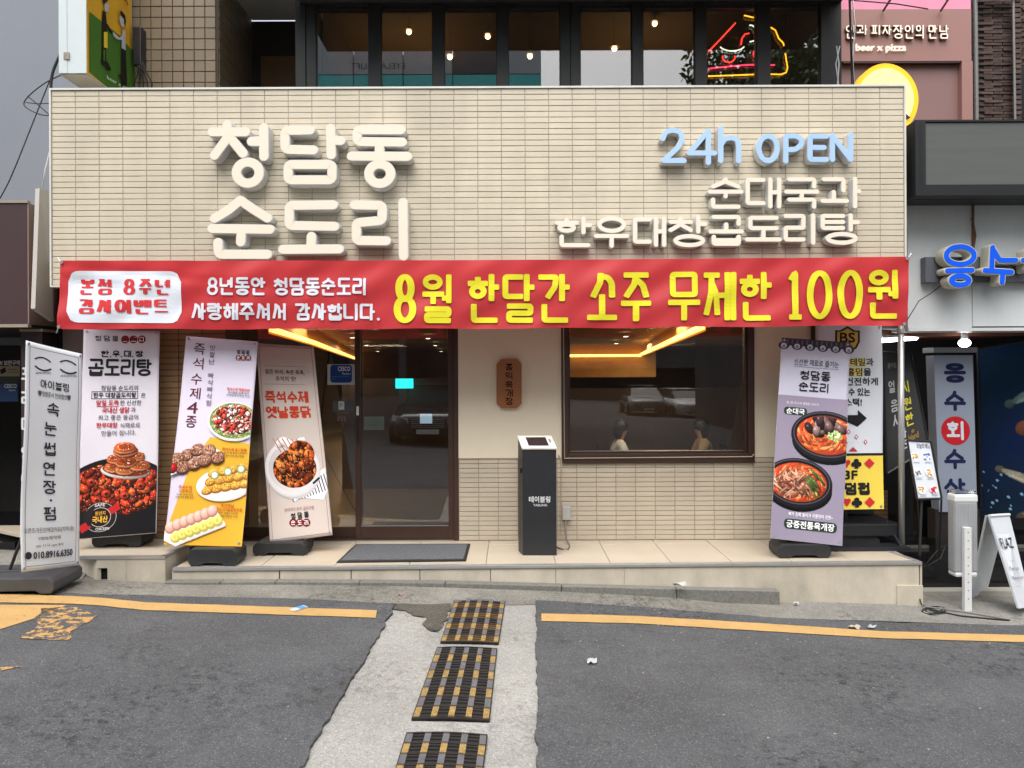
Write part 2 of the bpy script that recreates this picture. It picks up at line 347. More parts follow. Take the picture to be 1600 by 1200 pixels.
# ---- little painter for the printed food pictures
class Pic:
    def __init__(s, w, h, seed=1):
        s.w, s.h = w, h; s.a = np.zeros((h, w, 3)); s.m = np.zeros((h, w)); s.y, s.x = np.mgrid[0:h, 0:w].astype(float); s.r = np.random.RandomState(seed)
    def noise(s, sc):
        g = s.r.rand(int(s.h/sc)+3, int(s.w/sc)+3); yy, xx = s.y/sc, s.x/sc; i, j = yy.astype(int), xx.astype(int); fy, fx = yy-i, xx-j
        return g[i,j]*(1-fy)*(1-fx)+g[i+1,j]*fy*(1-fx)+g[i,j+1]*(1-fy)*fx+g[i+1,j+1]*fy*fx
    def ell(s, cx, cy, rx, ry, ang=0, col=(0,0,0), shade=0, hi=0, tex=0, clip=None, irr=0):
        m_ = max(rx, ry)+2; y0, y1 = max(0, int(cy-m_)), min(s.h, int(cy+m_)+1); x0, x1 = max(0, int(cx-m_)), min(s.w, int(cx+m_)+1)
        if y1 <= y0 or x1 <= x0: return
        yy, xx = s.y[y0:y1, x0:x1]-cy, s.x[y0:y1, x0:x1]-cx; c, n = math.cos(ang), math.sin(ang)
        u, v = (xx*c+yy*n)/rx, (-xx*n+yy*c)/ry; q = u*u+v*v
        if irr: th = np.arctan2(v, u); f1, f2 = s.r.rand()*6, s.r.rand()*6; q = q*(1+irr*np.sin(2*th+f1)+irr*.8*np.sin(5*th+f2)+irr*.5*np.sin(9*th+f1))
        k = q < 1
        if clip is not None: k = k & clip[y0:y1, x0:x1]
        C = np.array(col)/255.; hgt = np.sqrt(np.clip(1-q, 0, 1)); nx, ny = xx/m_, yy/m_
        sh = 1 + shade*(hgt-.75 - .55*nx - .75*ny)
        if tex: sh = sh*(1+tex*(s.r.rand(*q.shape)-.5))
        col_ = C[None, None]*sh[..., None]
        if hi: g = np.exp(-(((nx+.25)**2+(ny+.3)**2)/.010))*(.4+s.r.rand(*q.shape)); col_ = col_ + hi*g[..., None]
        s.a[y0:y1, x0:x1][k] = col_[k]; s.m[y0:y1, x0:x1][k] = 1
    def poly(s, pts, col, tex=0):
        k = np.ones((s.h, s.w), bool); n = len(pts)
        for i in range(n):
            (ax, ay), (bx_, by) = pts[i], pts[(i+1) % n]; k &= ((bx_-ax)*(s.y-ay)-(by-ay)*(s.x-ax)) >= 0
        t = 1+tex*(s.noise(3)-.5) if tex else np.ones((s.h, s.w)); s.a[k] = (np.array(col)/255.)[None]*t[k][:, None]; s.m[k] = 1
    def specks(s, n, cx, cy, rx, ry, cols, size=1, clip=None):
        for _ in range(n):
            t, q = s.r.rand()*6.283, math.sqrt(s.r.rand()); z = size*(.5+s.r.rand())
            s.ell(cx+rx*q*math.cos(t), cy+ry*q*math.sin(t), z, z*.6, s.r.rand()*3, cols[s.r.randint(len(cols))], clip=clip)
def inside(p, cx, cy, rx, ry, ang=0):
    c, n = math.cos(ang), math.sin(ang); xx, yy = p.x-cx, p.y-cy; u, v = (xx*c+yy*n)/rx, (-xx*n+yy*c)/ry; return u*u+v*v < 1

class Panel:
    """flat sheet with four world corners; photo pixels near it are turned into its own coordinates"""
    def __init__(s, cpx, ds):
        s.cpx = [Vector(c) for c in cpx]; s.c = [P(*c, d) for c, d in zip(cpx, ds)]
        s.H = s.homog([(0,0),(1,0),(1,1),(0,1)], cpx); s.Hi = np.linalg.inv(s.H)
        s.n = (s.c[1]-s.c[0]).cross(s.c[3]-s.c[0]).normalized()
        if s.n.y > 0: s.n = -s.n
        s.w = ((s.cpx[1]-s.cpx[0]).length + (s.cpx[2]-s.cpx[3]).length)/2; s.h = ((s.cpx[3]-s.cpx[0]).length+(s.cpx[2]-s.cpx[1]).length)/2
    def homog(s, a, b):
        A = []; B = []
        for (x, y), (u, v) in zip(a, b): A += [[x,y,1,0,0,0,-u*x,-u*y],[0,0,0,x,y,1,-v*x,-v*y]]; B += [u, v]
        return np.append(np.linalg.solve(np.array(A, float), np.array(B, float)), 1).reshape(3, 3)
    def uv(s, px, py): q = s.Hi @ np.array([px, py, 1.]); return q[0]/q[2], q[1]/q[2]
    def at(s, u, v, off=0):
        a = s.c[0].lerp(s.c[1], u); b = s.c[3].lerp(s.c[2], u); return a.lerp(b, v) + s.n*off
    def fn(s): # local pixel-like coordinates: x across (0..w), y down (0..h)
        return lambda x, y, off: s.at(x/s.w, y/s.h, off)
    def lo(s, px, py): u, v = s.uv(px, py); return u*s.w, v*s.h
    def bx(s, x0, y0, x1, y1): # photo box -> local box (through its centre)
        cx, cy = s.lo((x0+x1)/2, (y0+y1)/2); return cx-(x1-x0)/2, cy-(y1-y0)/2, cx+(x1-x0)/2, cy+(y1-y0)/2

# ------------------------------------------------------------------ shared materials
cream_tile = M('cream_glazed_tile', (202,191,169), .42, var=.13, vs=2.2, var2=.05, bump=.05, bs=30, pos=True, stretch=(1,1,.3))
grout = M('grey_grout', (158,152,142), .9, var=.35, vs=3)
wains_tile = M('beige_wainscot_tile', (188,176,156), .5, var=.10, vs=2.5, var2=.035, bump=.05, bs=30, pos=True, stretch=(1,1,.35))
wains_grout = M('brown_grout', (166,150,130), .9)
cream_paint = M('cream_render', (226,214,190), .75, var=.05, vs=1.2, bump=.08, bs=40)
dark_metal = M('dark_window_metal', (34,31,30), .4, var=.2, vs=4)
brown_metal = M('brown_anodised_frame', (62,42,33), .38, var=.12, vs=3, stretch=(1,1,.3))
white_al = M('white_painted_metal', (205,206,205), .4, var=.06, vs=5)
steel = M('brushed_steel', (176,175,173), .3, .55, var=.1, vs=10, stretch=(1,1,.1))
black_pl = M('black_moulded_plastic', (38,39,41), .5, var=.25, vs=6, bump=.1, bs=80)
floor_tile_m = M('beige_floor_tile', (186,173,154), .35, var=.07, vs=2.5, var2=.03)
slab_m = M('beige_riser_slab', (184,175,158), .5, var=.26, vs=3.5, var2=.04, stretch=(1,1,.6), pos=True)
granite = M('grey_granite', (112,110,104), .85, var=.35, vs=45, bump=.25, bs=160, var2=.08)
glass = glass_mat('clear_shopfront_glass', (.80,.80,.78), .13)
glass_up = glass_mat('upper_window_glass', (.78,.76,.70), .17)
rubber = M('black_rubber_cable', (22,22,22), .6)
lit_warm = mat('lit_warm_acrylic', lin((196,184,168)), .35, var=.03, emis=(1,.84,.68), es=.16)
lit_cool = mat('lit_blue_white_acrylic', lin((140,168,206)), .35, var=.02, emis=(.5,.72,1), es=.14)
def glow(name, col, st):
    m = bpy.data.materials.new(name); m.use_nodes = True; p = m.node_tree.nodes['Principled BSDF']
    p.inputs['Base Color'].default_value = (*col, 1); p.inputs['Emission Color'].default_value = (*col, 1); p.inputs['Emission Strength'].default_value = st; return m

# ------------------------------------------------------------------ ground
def ground_mat(name, base, dark, light, speck=.5, bump=.5, patches=.5, big=.55, scale=1.0):
    m = bpy.data.materials.new(name); m.use_nodes = True; n = m.node_tree.nodes; l = m.node_tree.links; p = n['Principled BSDF']
    p.inputs['Roughness'].default_value = .9; p.inputs['Specular IOR Level'].default_value = .25
    tc = n.new('ShaderNodeTexCoord'); tco = tc.outputs['Object']
    def noise(sc, det=5, ro=.6):
        q = n.new('ShaderNodeTexNoise'); q.inputs['Scale'].default_value = sc; q.inputs['Detail'].default_value = det; q.inputs['Roughness'].default_value = ro; l.new(tco, q.inputs[0]); return q.outputs[0]
    def ramp(src, a, b, lo=0., hi=1.):
        q = n.new('ShaderNodeMapRange'); q.inputs[1].default_value = a; q.inputs[2].default_value = b; q.inputs[3].default_value = lo; q.inputs[4].default_value = hi; l.new(src, q.inputs[0]); return q.outputs[0]
    def mix(f, a, b):
        q = n.new('ShaderNodeMix'); q.data_type = 'RGBA'; l.new(f, q.inputs[0])
        for s_, i in ((a, 6), (b, 7)):
            if isinstance(s_, tuple): q.inputs[i].default_value = (*s_, 1)
            else: l.new(s_, q.inputs[i])
        return q.outputs[2]
    def mul(a, b):
        q = n.new('ShaderNodeMath'); q.operation = 'MULTIPLY'; l.new(a, q.inputs[0]); l.new(b, q.inputs[1]); return q.outputs[0]
    vo = n.new('ShaderNodeTexVoronoi'); vo.inputs['Scale'].default_value = 170*scale; l.new(tco, vo.inputs['Vector'])
    sep = n.new('ShaderNodeSeparateColor'); l.new(vo.outputs['Color'], sep.inputs[0])
    c = mix(ramp(noise(1.3, 6, .7), .35, .68), base, tuple(x*big for x in base))
    c = mix(ramp(sep.outputs[0], .80, 1., 0., speck), c, light)
    c = mix(ramp(sep.outputs[1], .62, .95, 0., speck*.9), c, dark)
    cr = mul(ramp(noise(16, 12, .9), .51, .555), ramp(noise(.9, 5, .6), .44, .62, 0., patches)); c = mix(cr, c, dark)
    l.new(c, p.inputs['Base Color'])
    b = n.new('ShaderNodeBump'); b.inputs['Strength'].default_value = bump; b.inputs['Distance'].default_value = .006; l.new(vo.outputs['Distance'], b.inputs['Height'])
    b2 = n.new('ShaderNodeBump'); b2.inputs['Strength'].default_value = bump; b2.inputs['Distance'].default_value = .012; l.new(noise(22, 6, .7), b2.inputs['Height']); l.new(b.outputs[0], b2.inputs['Normal']); l.new(b2.outputs[0], p.inputs['Normal'])
    return m
asphalt = ground_mat('worn_asphalt', (.120,.121,.126), (.028,.028,.029), (.30,.295,.29), .5, .9, .9, .66)
concrete = ground_mat('rough_concrete', (.355,.347,.32), (.13,.12,.105), (.55,.535,.50), .45, .6, .85, .72, .7)
gutter_m = ground_mat('dirty_gutter_concrete', (.27,.255,.22), (.06,.057,.048), (.42,.40,.36), .5, .7, .9, .5, .9)
pave_m = ground_mat('worn_pavement', (.27,.26,.235), (.08,.075,.065), (.45,.44,.41), .45, .6, .9, .6, .8)
def sheet(name, pts, m, up, kind='structure', thick=0, parent=None):
    """polygon given in ground x,y, laid on the slope"""
    bm = bmesh.new(); vs = [bm.verts.new((x, y, gz(x, y)+up)) for x, y in pts]; f = bm.faces.new(vs); bmesh.ops.recalc_face_normals(bm, faces=[f])
    if f.normal.z < 0: f.normal_flip()
    if thick:
        r = bmesh.ops.extrude_face_region(bm, geom=[f]); 
        for v in [g for g in r['geom'] if isinstance(g, bmesh.types.BMVert)]: v.co.z -= 0
        for v in vs: v.co.z -= thick
        bmesh.ops.recalc_face_normals(bm, faces=bm.faces)
    me = bpy.data.meshes.new(name); bm.to_mesh(me); bm.free(); o = put(name, me, m, parent)
    if parent is None: o['kind'] = kind
    return o
def gpts(px): return [tuple(G(x, y)[:2]) for x, y in px]
def jag(pts, amp, step=.05, seed=1):
    rr = random.Random(seed); out = []; ph = 0
    for (ax, ay), (bx_, by) in zip(pts, pts[1:]):
        L_ = math.hypot(bx_-ax, by-ay); n = max(1, int(L_/step)); nx, ny = -(by-ay)/L_, (bx_-ax)/L_
        for i in range(n):
            t = i/n; ph = ph*.6 + rr.uniform(-1, 1)*amp; out.append((ax+(bx_-ax)*t+nx*ph, ay+(by-ay)*t+ny*ph))
    out.append(pts[-1]); return out
sheet('ground', [(-60,-70),(60,-70),(60,40),(-60,40)], gutter_m, -.012)
# concrete apron and channel over which the grates lie, asphalt on either side
ch = gpts([(620,945),(470,1200)]); chr_ = gpts([(838,938),(838,1200)])
def extend(a, b, k): return (b[0]+(b[0]-a[0])*k, b[1]+(b[1]-a[1])*k)
sheet('channel_concrete', [tuple(G(590,936)[:2])] + [tuple(G(845,936)[:2])] + [extend(chr_[0], chr_[1], 2.5)] + [extend(ch[0], ch[1], 2.5)], concrete, -.006)
lt = jag(gpts([(-500,915),(0,922),(130,930),(330,935),(480,938),(621,946)]), .006, .04, 3); le = jag([ch[0], extend(ch[0], ch[1], 2.2)], .008, .03, 4)
asl = sheet('road_asphalt', [(-14, -9)] + [(-14, lt[0][1])] + lt + le[1:] + [(le[-1][0], -9)], asphalt, .012, thick=.02)
rt = jag(gpts([(839,940),(1000,950),(1190,966),(1400,975),(1600,980),(2200,1000)]), .006, .04, 5); re_ = jag([extend(chr_[0], chr_[1], 2.2), chr_[0]], .008, .03, 6)
sheet('road_asphalt', [(re_[0][0], -9)] + re_[:-1] + rt + [(14, rt[-1][1]), (14, -9)], asphalt, .012, thick=.02)
sheet('road_asphalt', [(-40,-60),(40,-60),(40,-9),(-40,-9)], asphalt, .008)
# damp dark strip in the gutter to the left, pavement to the right
sheet('pavement', gpts([(1216,966),(1250,938),(1700,944),(1700,982)]), pave_m, .004)
damp = ground_mat('damp_dirty_concrete', (.115,.105,.085), (.04,.037,.03), (.28,.26,.22), .5, .7, .8, .6, .8)
dp = gpts([(612,921),(700,919),(705,945),(694,975),(683,990),(668,984),(660,966),(632,955),(604,948),(612,921)]); sheet('damp_patch', jag(dp, .02, .03, 41)[:-1], damp, .0035)
# yellow road paint
def paint_mat(name, col, wear_lo, wear_hi, sc=30):
    m = asphalt.copy(); m.name = name; n = m.node_tree.nodes; l = m.node_tree.links; p = n['Principled BSDF']; src = p.inputs['Base Color'].links[0].from_socket
    tc = n.new('ShaderNodeTexCoord'); no = n.new('ShaderNodeTexNoise'); no.inputs['Scale'].default_value = sc; no.inputs['Detail'].default_value = 8; no.inputs['Roughness'].default_value = .7; l.new(tc.outputs['Object'], no.inputs[0])
    mr = n.new('ShaderNodeMapRange'); mr.inputs[1].default_value = wear_lo; mr.inputs[2].default_value = wear_hi; l.new(no.outputs[0], mr.inputs[0])
    n2 = n.new('ShaderNodeTexNoise'); n2.inputs['Scale'].default_value = 4; n2.inputs['Detail'].default_value = 8; l.new(tc.outputs['Object'], n2.inputs[0])
    m3 = n.new('ShaderNodeMix'); m3.data_type = 'RGBA'; l.new(n2.outputs[0], m3.inputs[0]); m3.inputs[6].default_value = (*[c*.78 for c in col], 1); m3.inputs[7].default_value = (*[min(1, c*1.15) for c in col], 1)
    x = n.new('ShaderNodeMix'); x.data_type = 'RGBA'; l.new(mr.outputs[0], x.inputs[0]); l.new(src, x.inputs[6]); l.new(m3.outputs[2], x.inputs[7]); l.new(x.outputs[2], p.inputs['Base Color']); return m
ypaint = paint_mat('yellow_road_paint', lin((200,162,104)), .30, .38, 26); yworn = paint_mat('scraped_yellow_paint', lin((200,156,92)), .50, .54, 16)
def strip(px_top, px_bot, seed):
    return jag(gpts(px_top), .003, .06, seed)[:] + jag(gpts(px_bot[::-1]), .003, .06, seed+1)
sheet('yellow_line_marking', strip([(-400,924),(0,931),(110,935),(165,938),(230,945),(589,957)], [(-400,938),(0,945),(110,947),(160,950),(225,957),(587,969)], 11), ypaint, .0175)
sheet('yellow_line_marking', strip([(846,962),(1000,966),(1200,978),(1380,990),(1600,996),(2000,1008)], [(846,974),(1000,978),(1200,990),(1380,1001),(1600,1007),(2000,1022)], 21), ypaint, .0175)
sheet('yellow_line_marking', gpts([(-300,948),(0,948.5),(104,949),(60,968),(0,987),(-300,1070)]), ypaint, .0165)
sheet('scraped_yellow_marking', jag(gpts([(66,953),(118,951),(153,966),(140,975),(112,990),(106,1004),(32,1001),(58,980),(66,953)]), .012, .03, 31)[:-1], yworn, .0165)
sheet('scraped_yellow_marking', jag(gpts([(0,1047),(30,1044),(34,1046),(2,1052),(0,1047)]), .004, .03, 32)[:-1], yworn, .0165)

# ------------------------------------------------------------------ cast grates in the channel
g_black = M('black_cast_iron', (34,30,28), .6, var=.4, vs=20, bump=.3, bs=120); g_grey = M('worn_grey_iron', (112,110,114), .55, .1, var=.3, vs=25)
g_yel = M('worn_yellow_paint_on_iron', (162,134,82), .7, var=.5, vs=40)
def grate(cpx, label, top_yellow, rows=8, cols=5, over=0):
    c = [G(*q) for q in cpx]; base = (c[0]+c[1]+c[2]+c[3])/4; t = thing('drain_grate', label, 'drain grate', base, 'drain grates in the concrete channel')
    def at(u, v, up): 
        p = c[0].lerp(c[1], u).lerp(c[3].lerp(c[2], u), v); return Vector((p.x, p.y, gz(p.x)+up + .008*math.sin(math.pi*u)))
    def block(u0, u1, v0, v1, z0, z1, mb): 
        mb.hexa([at(u0,v0,z0),at(u1,v0,z0),at(u1,v1,z0),at(u0,v1,z0)], [at(u0,v0,z1),at(u1,v0,z1),at(u1,v1,z1),at(u0,v1,z1)])
    mb = MB(); N = 6
    for i in range(N): block(i/N, (i+1)/N, 0, 1, -.004, .0015, mb)
    mb.build('pit_shade_plate', M('pit_shade_black', (14,12,12), .9), t)  # black plate lying on the concrete stands in for the shaded pit
    mb = MB(); e = .012
    for i in range(N):
        block(i/N, (i+1)/N, 0, e, -.004, .009, mb); block(i/N, (i+1)/N, 1-e, 1, -.004, .009, mb)
    block(0, e, e, 1-e, -.004, .009, mb); block(1-e, 1, e, 1-e, -.004, .009, mb); mb.build('grate_frame', g_black, t)
    pw = .078; gap = (1-2*e-cols*pw)/(cols-1)
    for r in range(rows):
        v0 = e+(1-2*e)*r/rows; v1 = e+(1-2*e)*(r+1)/rows; yel = (r % 2 == 0) if top_yellow else (r % 2 == 1)
        for k in range(cols):
            u = e + k*(pw+gap); mb = MB()
            block(u, u+pw, v0+.010, v1-.010, .002, .0085, mb)
            for j in range(4): block(u+pw*(j+.15)/4, u+pw*(j+.75)/4, v0+.008, v1-.008, .002, .0115, mb)
            mb.build('tread_plate', g_yel if yel else g_grey, t)
        for j in range(3):
            vv = v0+(v1-v0)*(j+.5)/3; mb = MB(); strip_pts = [e+(1-2*e)*q/6 for q in range(7)]
            ring = []
            for u in strip_pts: ring.append([at(u,vv-.009,.0022), at(u,vv+.009,.0022), at(u,vv+.009,.0062), at(u,vv-.009,.0062)])
            mb.add([p for r4 in ring for p in r4], [(q*4+z, q*4+(z+1) % 4, (q+1)*4+(z+1) % 4, (q+1)*4+z) for q in range(6) for z in range(4)])
            mb.build('cross_bar', g_black if not (yel and top_yellow is not None and over) else M('rusty_yellow_bar', (92,66,34), .7, var=.6, vs=30), t)
        if r:
            mb = MB()
            for k in range(N): block(k/N+(e if k==0 else 0), (k+1)/N-(e if k==N-1 else 0), v0-.006, v0+.006, .002, .0082, mb)
            mb.build('row_rib', g_black, t)
    return t
grate([(711,936),(790,938),(779,1007),(688,1005)], 'farthest drain grate with the most yellow paint, nearest the shop step', False, over=1)
grate([(683,1013),(777,1015),(765,1128),(643,1125)], 'middle drain grate between two others in the concrete channel', False)
grate([(635,1147),(762,1150),(742,1312),(586,1306)], 'drain grate cut off by the bottom edge of the picture', False)

# ------------------------------------------------------------------ shop step (platform) with slabs, nosing, tiles, granite kerb
FL = GZ(270, 888); FRt = GZ(1440, 878); WD = 7.16
def fy(x): t = (x-FL.x)/(FRt.x-FL.x); return FL.y+(FRt.y-FL.y)*t
pf = thing('shop_step', 'long beige tiled step with metal edge in front of the shop', 'step', (0, 6.5, -.2))
xs = [FL.x + (FRt.x-FL.x)*i/12 for i in range(13)]
MB().prism([(FL.x+.01, fy(FL.x)+.03, -.012), (FRt.x-.01, fy(FRt.x)+.03, -.012), (FRt.x-.01, WD+.6, -.012), (FL.x+.01, WD+.6, -.012)], (0,0,-.6)).build('step_core', grout, pf)
tile_x = [-2.75, -2.05, -1.45, -.85, -.22, .35, .80, 1.3, 1.8, 2.3, 2.8, FRt.x-.02]
for i in range(len(tile_x)-1):
    a, b = max(tile_x[i], FL.x)+.0025, tile_x[i+1]-.0025
    for (u0, u1) in ((0, .52), (.52, 1)):
        y00 = fy(a)+.045; d0 = WD+.5; 
        pa, pb = [y00+(d0-y00)*q for q in (u0, u1)]; MB().box(a, b, pa+.0025, pb-.0025, -.012, 0).build('floor_tile', floor_tile_m, pf, bevel=.0015, seg=1)
MB().hexa([(FL.x, fy(FL.x)-.012, -.022), (FRt.x, fy(FRt.x)-.012, -.022), (FRt.x, fy(FRt.x)+.042, -.022), (FL.x, fy(FL.x)+.042, -.022)],
          [(FL.x, fy(FL.x)-.012, .004), (FRt.x, fy(FRt.x)-.012, .004), (FRt.x, fy(FRt.x)+.042, .004), (FL.x, fy(FL.x)+.042, .004)]).build('metal_nosing', steel, pf, bevel=.004)
MB().hexa([(FRt.x-.045, fy(FRt.x)+.044, -.02), (FRt.x, fy(FRt.x)+.044, -.02), (FRt.x-.20+.045, WD, -.02), (FRt.x-.20, WD, -.02)],
          [(FRt.x-.045, fy(FRt.x)+.044, .004), (FRt.x, fy(FRt.x)+.044, .004), (FRt.x-.20+.045, WD, .004), (FRt.x-.20, WD, .004)]).build('metal_nosing', steel, pf)
slab_px = [270, 437, 548, 655, 765, 867, 975, 1083, 1190, 1300, 1440]
for a, b in zip(slab_px, slab_px[1:]):
    xa, xb = X(a, 6.22)+.002, X(b, 6.24)-.002; xb = min(xb, FRt.x)
    bot = gz((xa+xb)/2)-.05
    MB().hexa([(xa, fy(xa), bot), (xb, fy(xb), bot), (xb, fy(xb)+.02, bot), (xa, fy(xa)+.02, bot)], [(xa, fy(xa), -.024), (xb, fy(xb), -.024), (xb, fy(xb)+.02, -.024), (xa, fy(xa)+.02, -.024)]).build('riser_slab', slab_m, pf, bevel=.0015, seg=1)
LZ = .105; a0 = GZ(125, 870, LZ); a1 = GZ(258, 869, LZ); a2 = GZ(296, 851, LZ); a3 = GZ(40, 852, LZ)
def ip(tab, px):
    for (a, ya), (b, yb) in zip(tab, tab[1:]):
        if px <= b: return ya+(yb-ya)*max(0, (px-a)/(b-a))
    return tab[-1][1]
KT = [(262,908),(430,908),(600,909.5),(694,911),(860,916.5),(980,920),(1220,926.5),(1330,930)]; KB = [(262,911.5),(430,912),(600,914.5),(694,917.5),(860,924),(980,930.5),(1057,936),(1220,953),(1330,961)]
def kz(tab, x): px = HX+x/6.13*F; return Z(ip(tab, px)-(px-HX)*-.0044*1, 6.13)
kx = [258, 345, 430, 560, 694, 876, 1057, 1220]
for a, b in zip(kx, kx[1:]):
    xa, xb = X(a, 6.13)+.003, X(b, 6.13)-.003; ta, tb = kz(KT, xa), kz(KT, xb)
    MB().hexa([(xa, fy(xa)-.10, kz(KB,xa)-.08), (xb, fy(xb)-.10, kz(KB,xb)-.08), (xb, fy(xb)-.002, kz(KB,xb)-.08), (xa, fy(xa)-.002, kz(KB,xa)-.08)],
              [(xa, fy(xa)-.10, ta), (xb, fy(xb)-.10, tb), (xb, fy(xb)-.002, tb), (xa, fy(xa)-.002, ta)]).build('granite_kerb', granite, pf, bevel=.004)
# gutter: sloping strip from the kerb foot down to the asphalt
gp_ = []; e_ = [(-500,915),(0,922),(130,930),(330,935),(480,938),(621,946),(838,940),(1000,950),(1190,966),(1330,971)]
N_ = 90; vs = []
for i in range(N_+1):
    x = -5.2+(X(1330,6.1)+5.2)*i/N_; px = HX+x/6.13*F; yb_ = fy(x)-.095 if x > FL.x-.1 else (a1.y-.02 if x > a0.x else 6.4); zb_ = kz(KB, x)
    zb_ = max(zb_, gz(x)-.004); ye = G(min(px, 1330), ip(e_, px)).y-.06
    for k in range(7): t_ = k/6; q = t_*t_*(3-2*t_); vs.append((x, ye+(yb_-ye)*t_, (gz(x)-.002)+(zb_-gz(x)+.002)*q + (.003*math.sin(x*9+k) if 0 < k < 6 else 0)))
me = bpy.data.meshes.new('gutter'); me.from_pydata(vs, [], [(i*7+k, (i+1)*7+k, (i+1)*7+k+1, i*7+k+1) for i in range(N_) for k in range(6)]); o = put('gutter', me, gutter_m); o['kind'] = 'structure'
MB().hexa([(FRt.x-.21, fy(FRt.x)-.02, -.9), (FRt.x+.0, fy(FRt.x)-.02, -.9), (FRt.x, fy(FRt.x)-.001, -.9), (FRt.x-.21, fy(FRt.x)-.001, -.9)],
          [(FRt.x-.21, fy(FRt.x)-.02, gz(FRt.x)+.17), (FRt.x, fy(FRt.x)-.02, gz(FRt.x)+.17), (FRt.x, fy(FRt.x)-.001, gz(FRt.x)+.17), (FRt.x-.21, fy(FRt.x)-.001, gz(FRt.x)+.17)]).build('end_block', slab_m, pf)
bx('side_slab', slab_m, pf, FRt.x-.012, FRt.x+.004, fy(FRt.x)+.001, WD, -.9, -.024)
# raised landing at the left
ul = thing('raised_landing', 'short raised beige landing with a square drain hole at the left', 'step', (X(190,6.1), 6.3, -.1))
bmz = [gz(a1.x)-.05]
def wallq(name, p, q, z0, z1, th, m, par):
    d = (q-p).normalized(); nn = Vector((d.y, -d.x, 0)); a, b = p-nn*0, q-nn*0
    return MB().hexa([(a.x,a.y,z0),(b.x,b.y,z0),(b.x-nn.x*th,b.y-nn.y*th,z0),(a.x-nn.x*th,a.y-nn.y*th,z0)],[(a.x,a.y,z1),(b.x,b.y,z1),(b.x-nn.x*th,b.y-nn.y*th,z1),(a.x-nn.x*th,a.y-nn.y*th,z1)]).build(name, m, par)
hx0, hx1 = X(140, 6.05), X(156, 6.05)
def onf(x): t = (x-a0.x)/(a1.x-a0.x); return a0.lerp(a1, t)
wallq('riser_slab', onf(hx1+.15), a1, gz(a1.x)-.08, LZ-.024, .03, slab_m, ul); wallq('riser_slab', onf(hx1), onf(hx1+.148), gz(a1.x)-.08, LZ-.024, .03, slab_m, ul)
wallq('riser_slab', onf(hx0), onf(hx1), gz(hx0)+.085, LZ-.024, .03, slab_m, ul)
wallq('drain_hole', onf(hx0)+Vector((0,.04,0)), onf(hx1)+Vector((0,.04,0)), gz(hx0)-.1, gz(hx0)+.085, .02, M('hole_black', (16,15,14), .95), ul)
wallq('riser_slab', a0 + Vector((-.35, .42, 0)), onf(hx0)-Vector((.001,0,0)), gz(hx0)-.08, LZ-.024, .03, slab_m, ul)
wallq('riser_slab', a1+Vector((.001,0,0)), a2, gz(a1.x)-.08, LZ-.024, .03, slab_m, ul)
tp = [a0+Vector((-.35,.42,0)), a0, a1, a2, Vector((a2.x, WD+.3, LZ)), Vector((-5.2, WD+.3, LZ))]
MB().prism([(p.x, p.y, LZ-.024) for p in tp], (0,0,.024)).build('landing_tile', floor_tile_m, ul)
for p, q in ((a0, a1), (a1, a2)): wallq('metal_nosing', p+Vector((0,-.006,0)), q+Vector((0.004,-.006,0)), LZ-.02, LZ+.005, .03, steel, ul)

# ------------------------------------------------------------------ restaurant building
bd = thing('restaurant_building', 'cream restaurant front with tiled wainscot, brown framed door and window', 'building', (0, WD, 0))
TOPZ = 2.9
xW0, xW1 = X(716, WD), X(875, WD); xN0, xN1 = X(877, WD), X(1178, WD); xR = X(1268, WD); zS = Z(716, WD); zWn = zS
wz0 = -.0
bx('wall', cream_paint, bd, xW0, xN0, WD, WD+.2, zS, TOPZ)
bx('wall', cream_paint, bd, xN1, xR, WD, WD+.2, zS, TOPZ)
bx('wall', cream_paint, bd, xN0, xN1, WD, WD+.2, 2.2, TOPZ)
bx('wainscot_backing', wains_grout, bd, xW0, xR, WD+.004, WD+.2, 0, zS-.002)
def tiles(parent, m, x0, x1, z0, z1, nx, nz, y, gap, th=.008, name='wall_tile', axis='x', label=None, skip=None, limit=300, order=None):
    pw, ph = (x1-x0)/nx, (z1-z0)/nz; me = MB().box(-pw/2+gap/2, pw/2-gap/2, -th, 0, -ph/2+gap/2, ph/2-gap/2)
    me = me.mesh('tile'); bm = bmesh.new(); bm.from_mesh(me); bmesh.ops.bevel(bm, geom=[e for e in bm.edges if all(v.co.y < -th*.5 for v in e.verts)], offset=min(.0025, gap*.5), segments=1, affect='EDGES'); bmesh.ops.recalc_face_normals(bm, faces=bm.faces); bm.to_mesh(me); bm.free()
    cells = [(i, j) for j in range(nz) for i in range(nx) if not (skip and skip(x0+pw*(i+.5), z0+ph*(j+.5)))]
    if order: cells.sort(key=lambda c: order(x0+pw*(c[0]+.5), z0+ph*(c[1]+.5)))
    rr = random.Random(5); rest = MB()
    for n_, (i, j) in enumerate(cells):
        c = Vector((x0+pw*(i+.5), y + rr.uniform(-.0008, .0008), z0+ph*(j+.5)))
        if n_ < limit:
            o = put(name, me, m, parent) if n_ == 0 else put(name, me, None, parent)
            o.location = (c - parent.location) if False else c; 
        else: rest.add([Vector(v.co)+c for v in me.vertices], [tuple(p.vertices) for p in me.polygons])
    if rest.v: rest.build(name+'_field', m, parent, kind='stuff')
tiles(bd, wains_tile, xW0+.003, xR, 0.005, zS-.004, 18, 17, WD, .0048, th=.004)
bx('wainscot_cap', M('beige_trim', (170,152,128), .5), bd, xW0, xN0, WD-.012, WD, zS-.004, zS+.004)
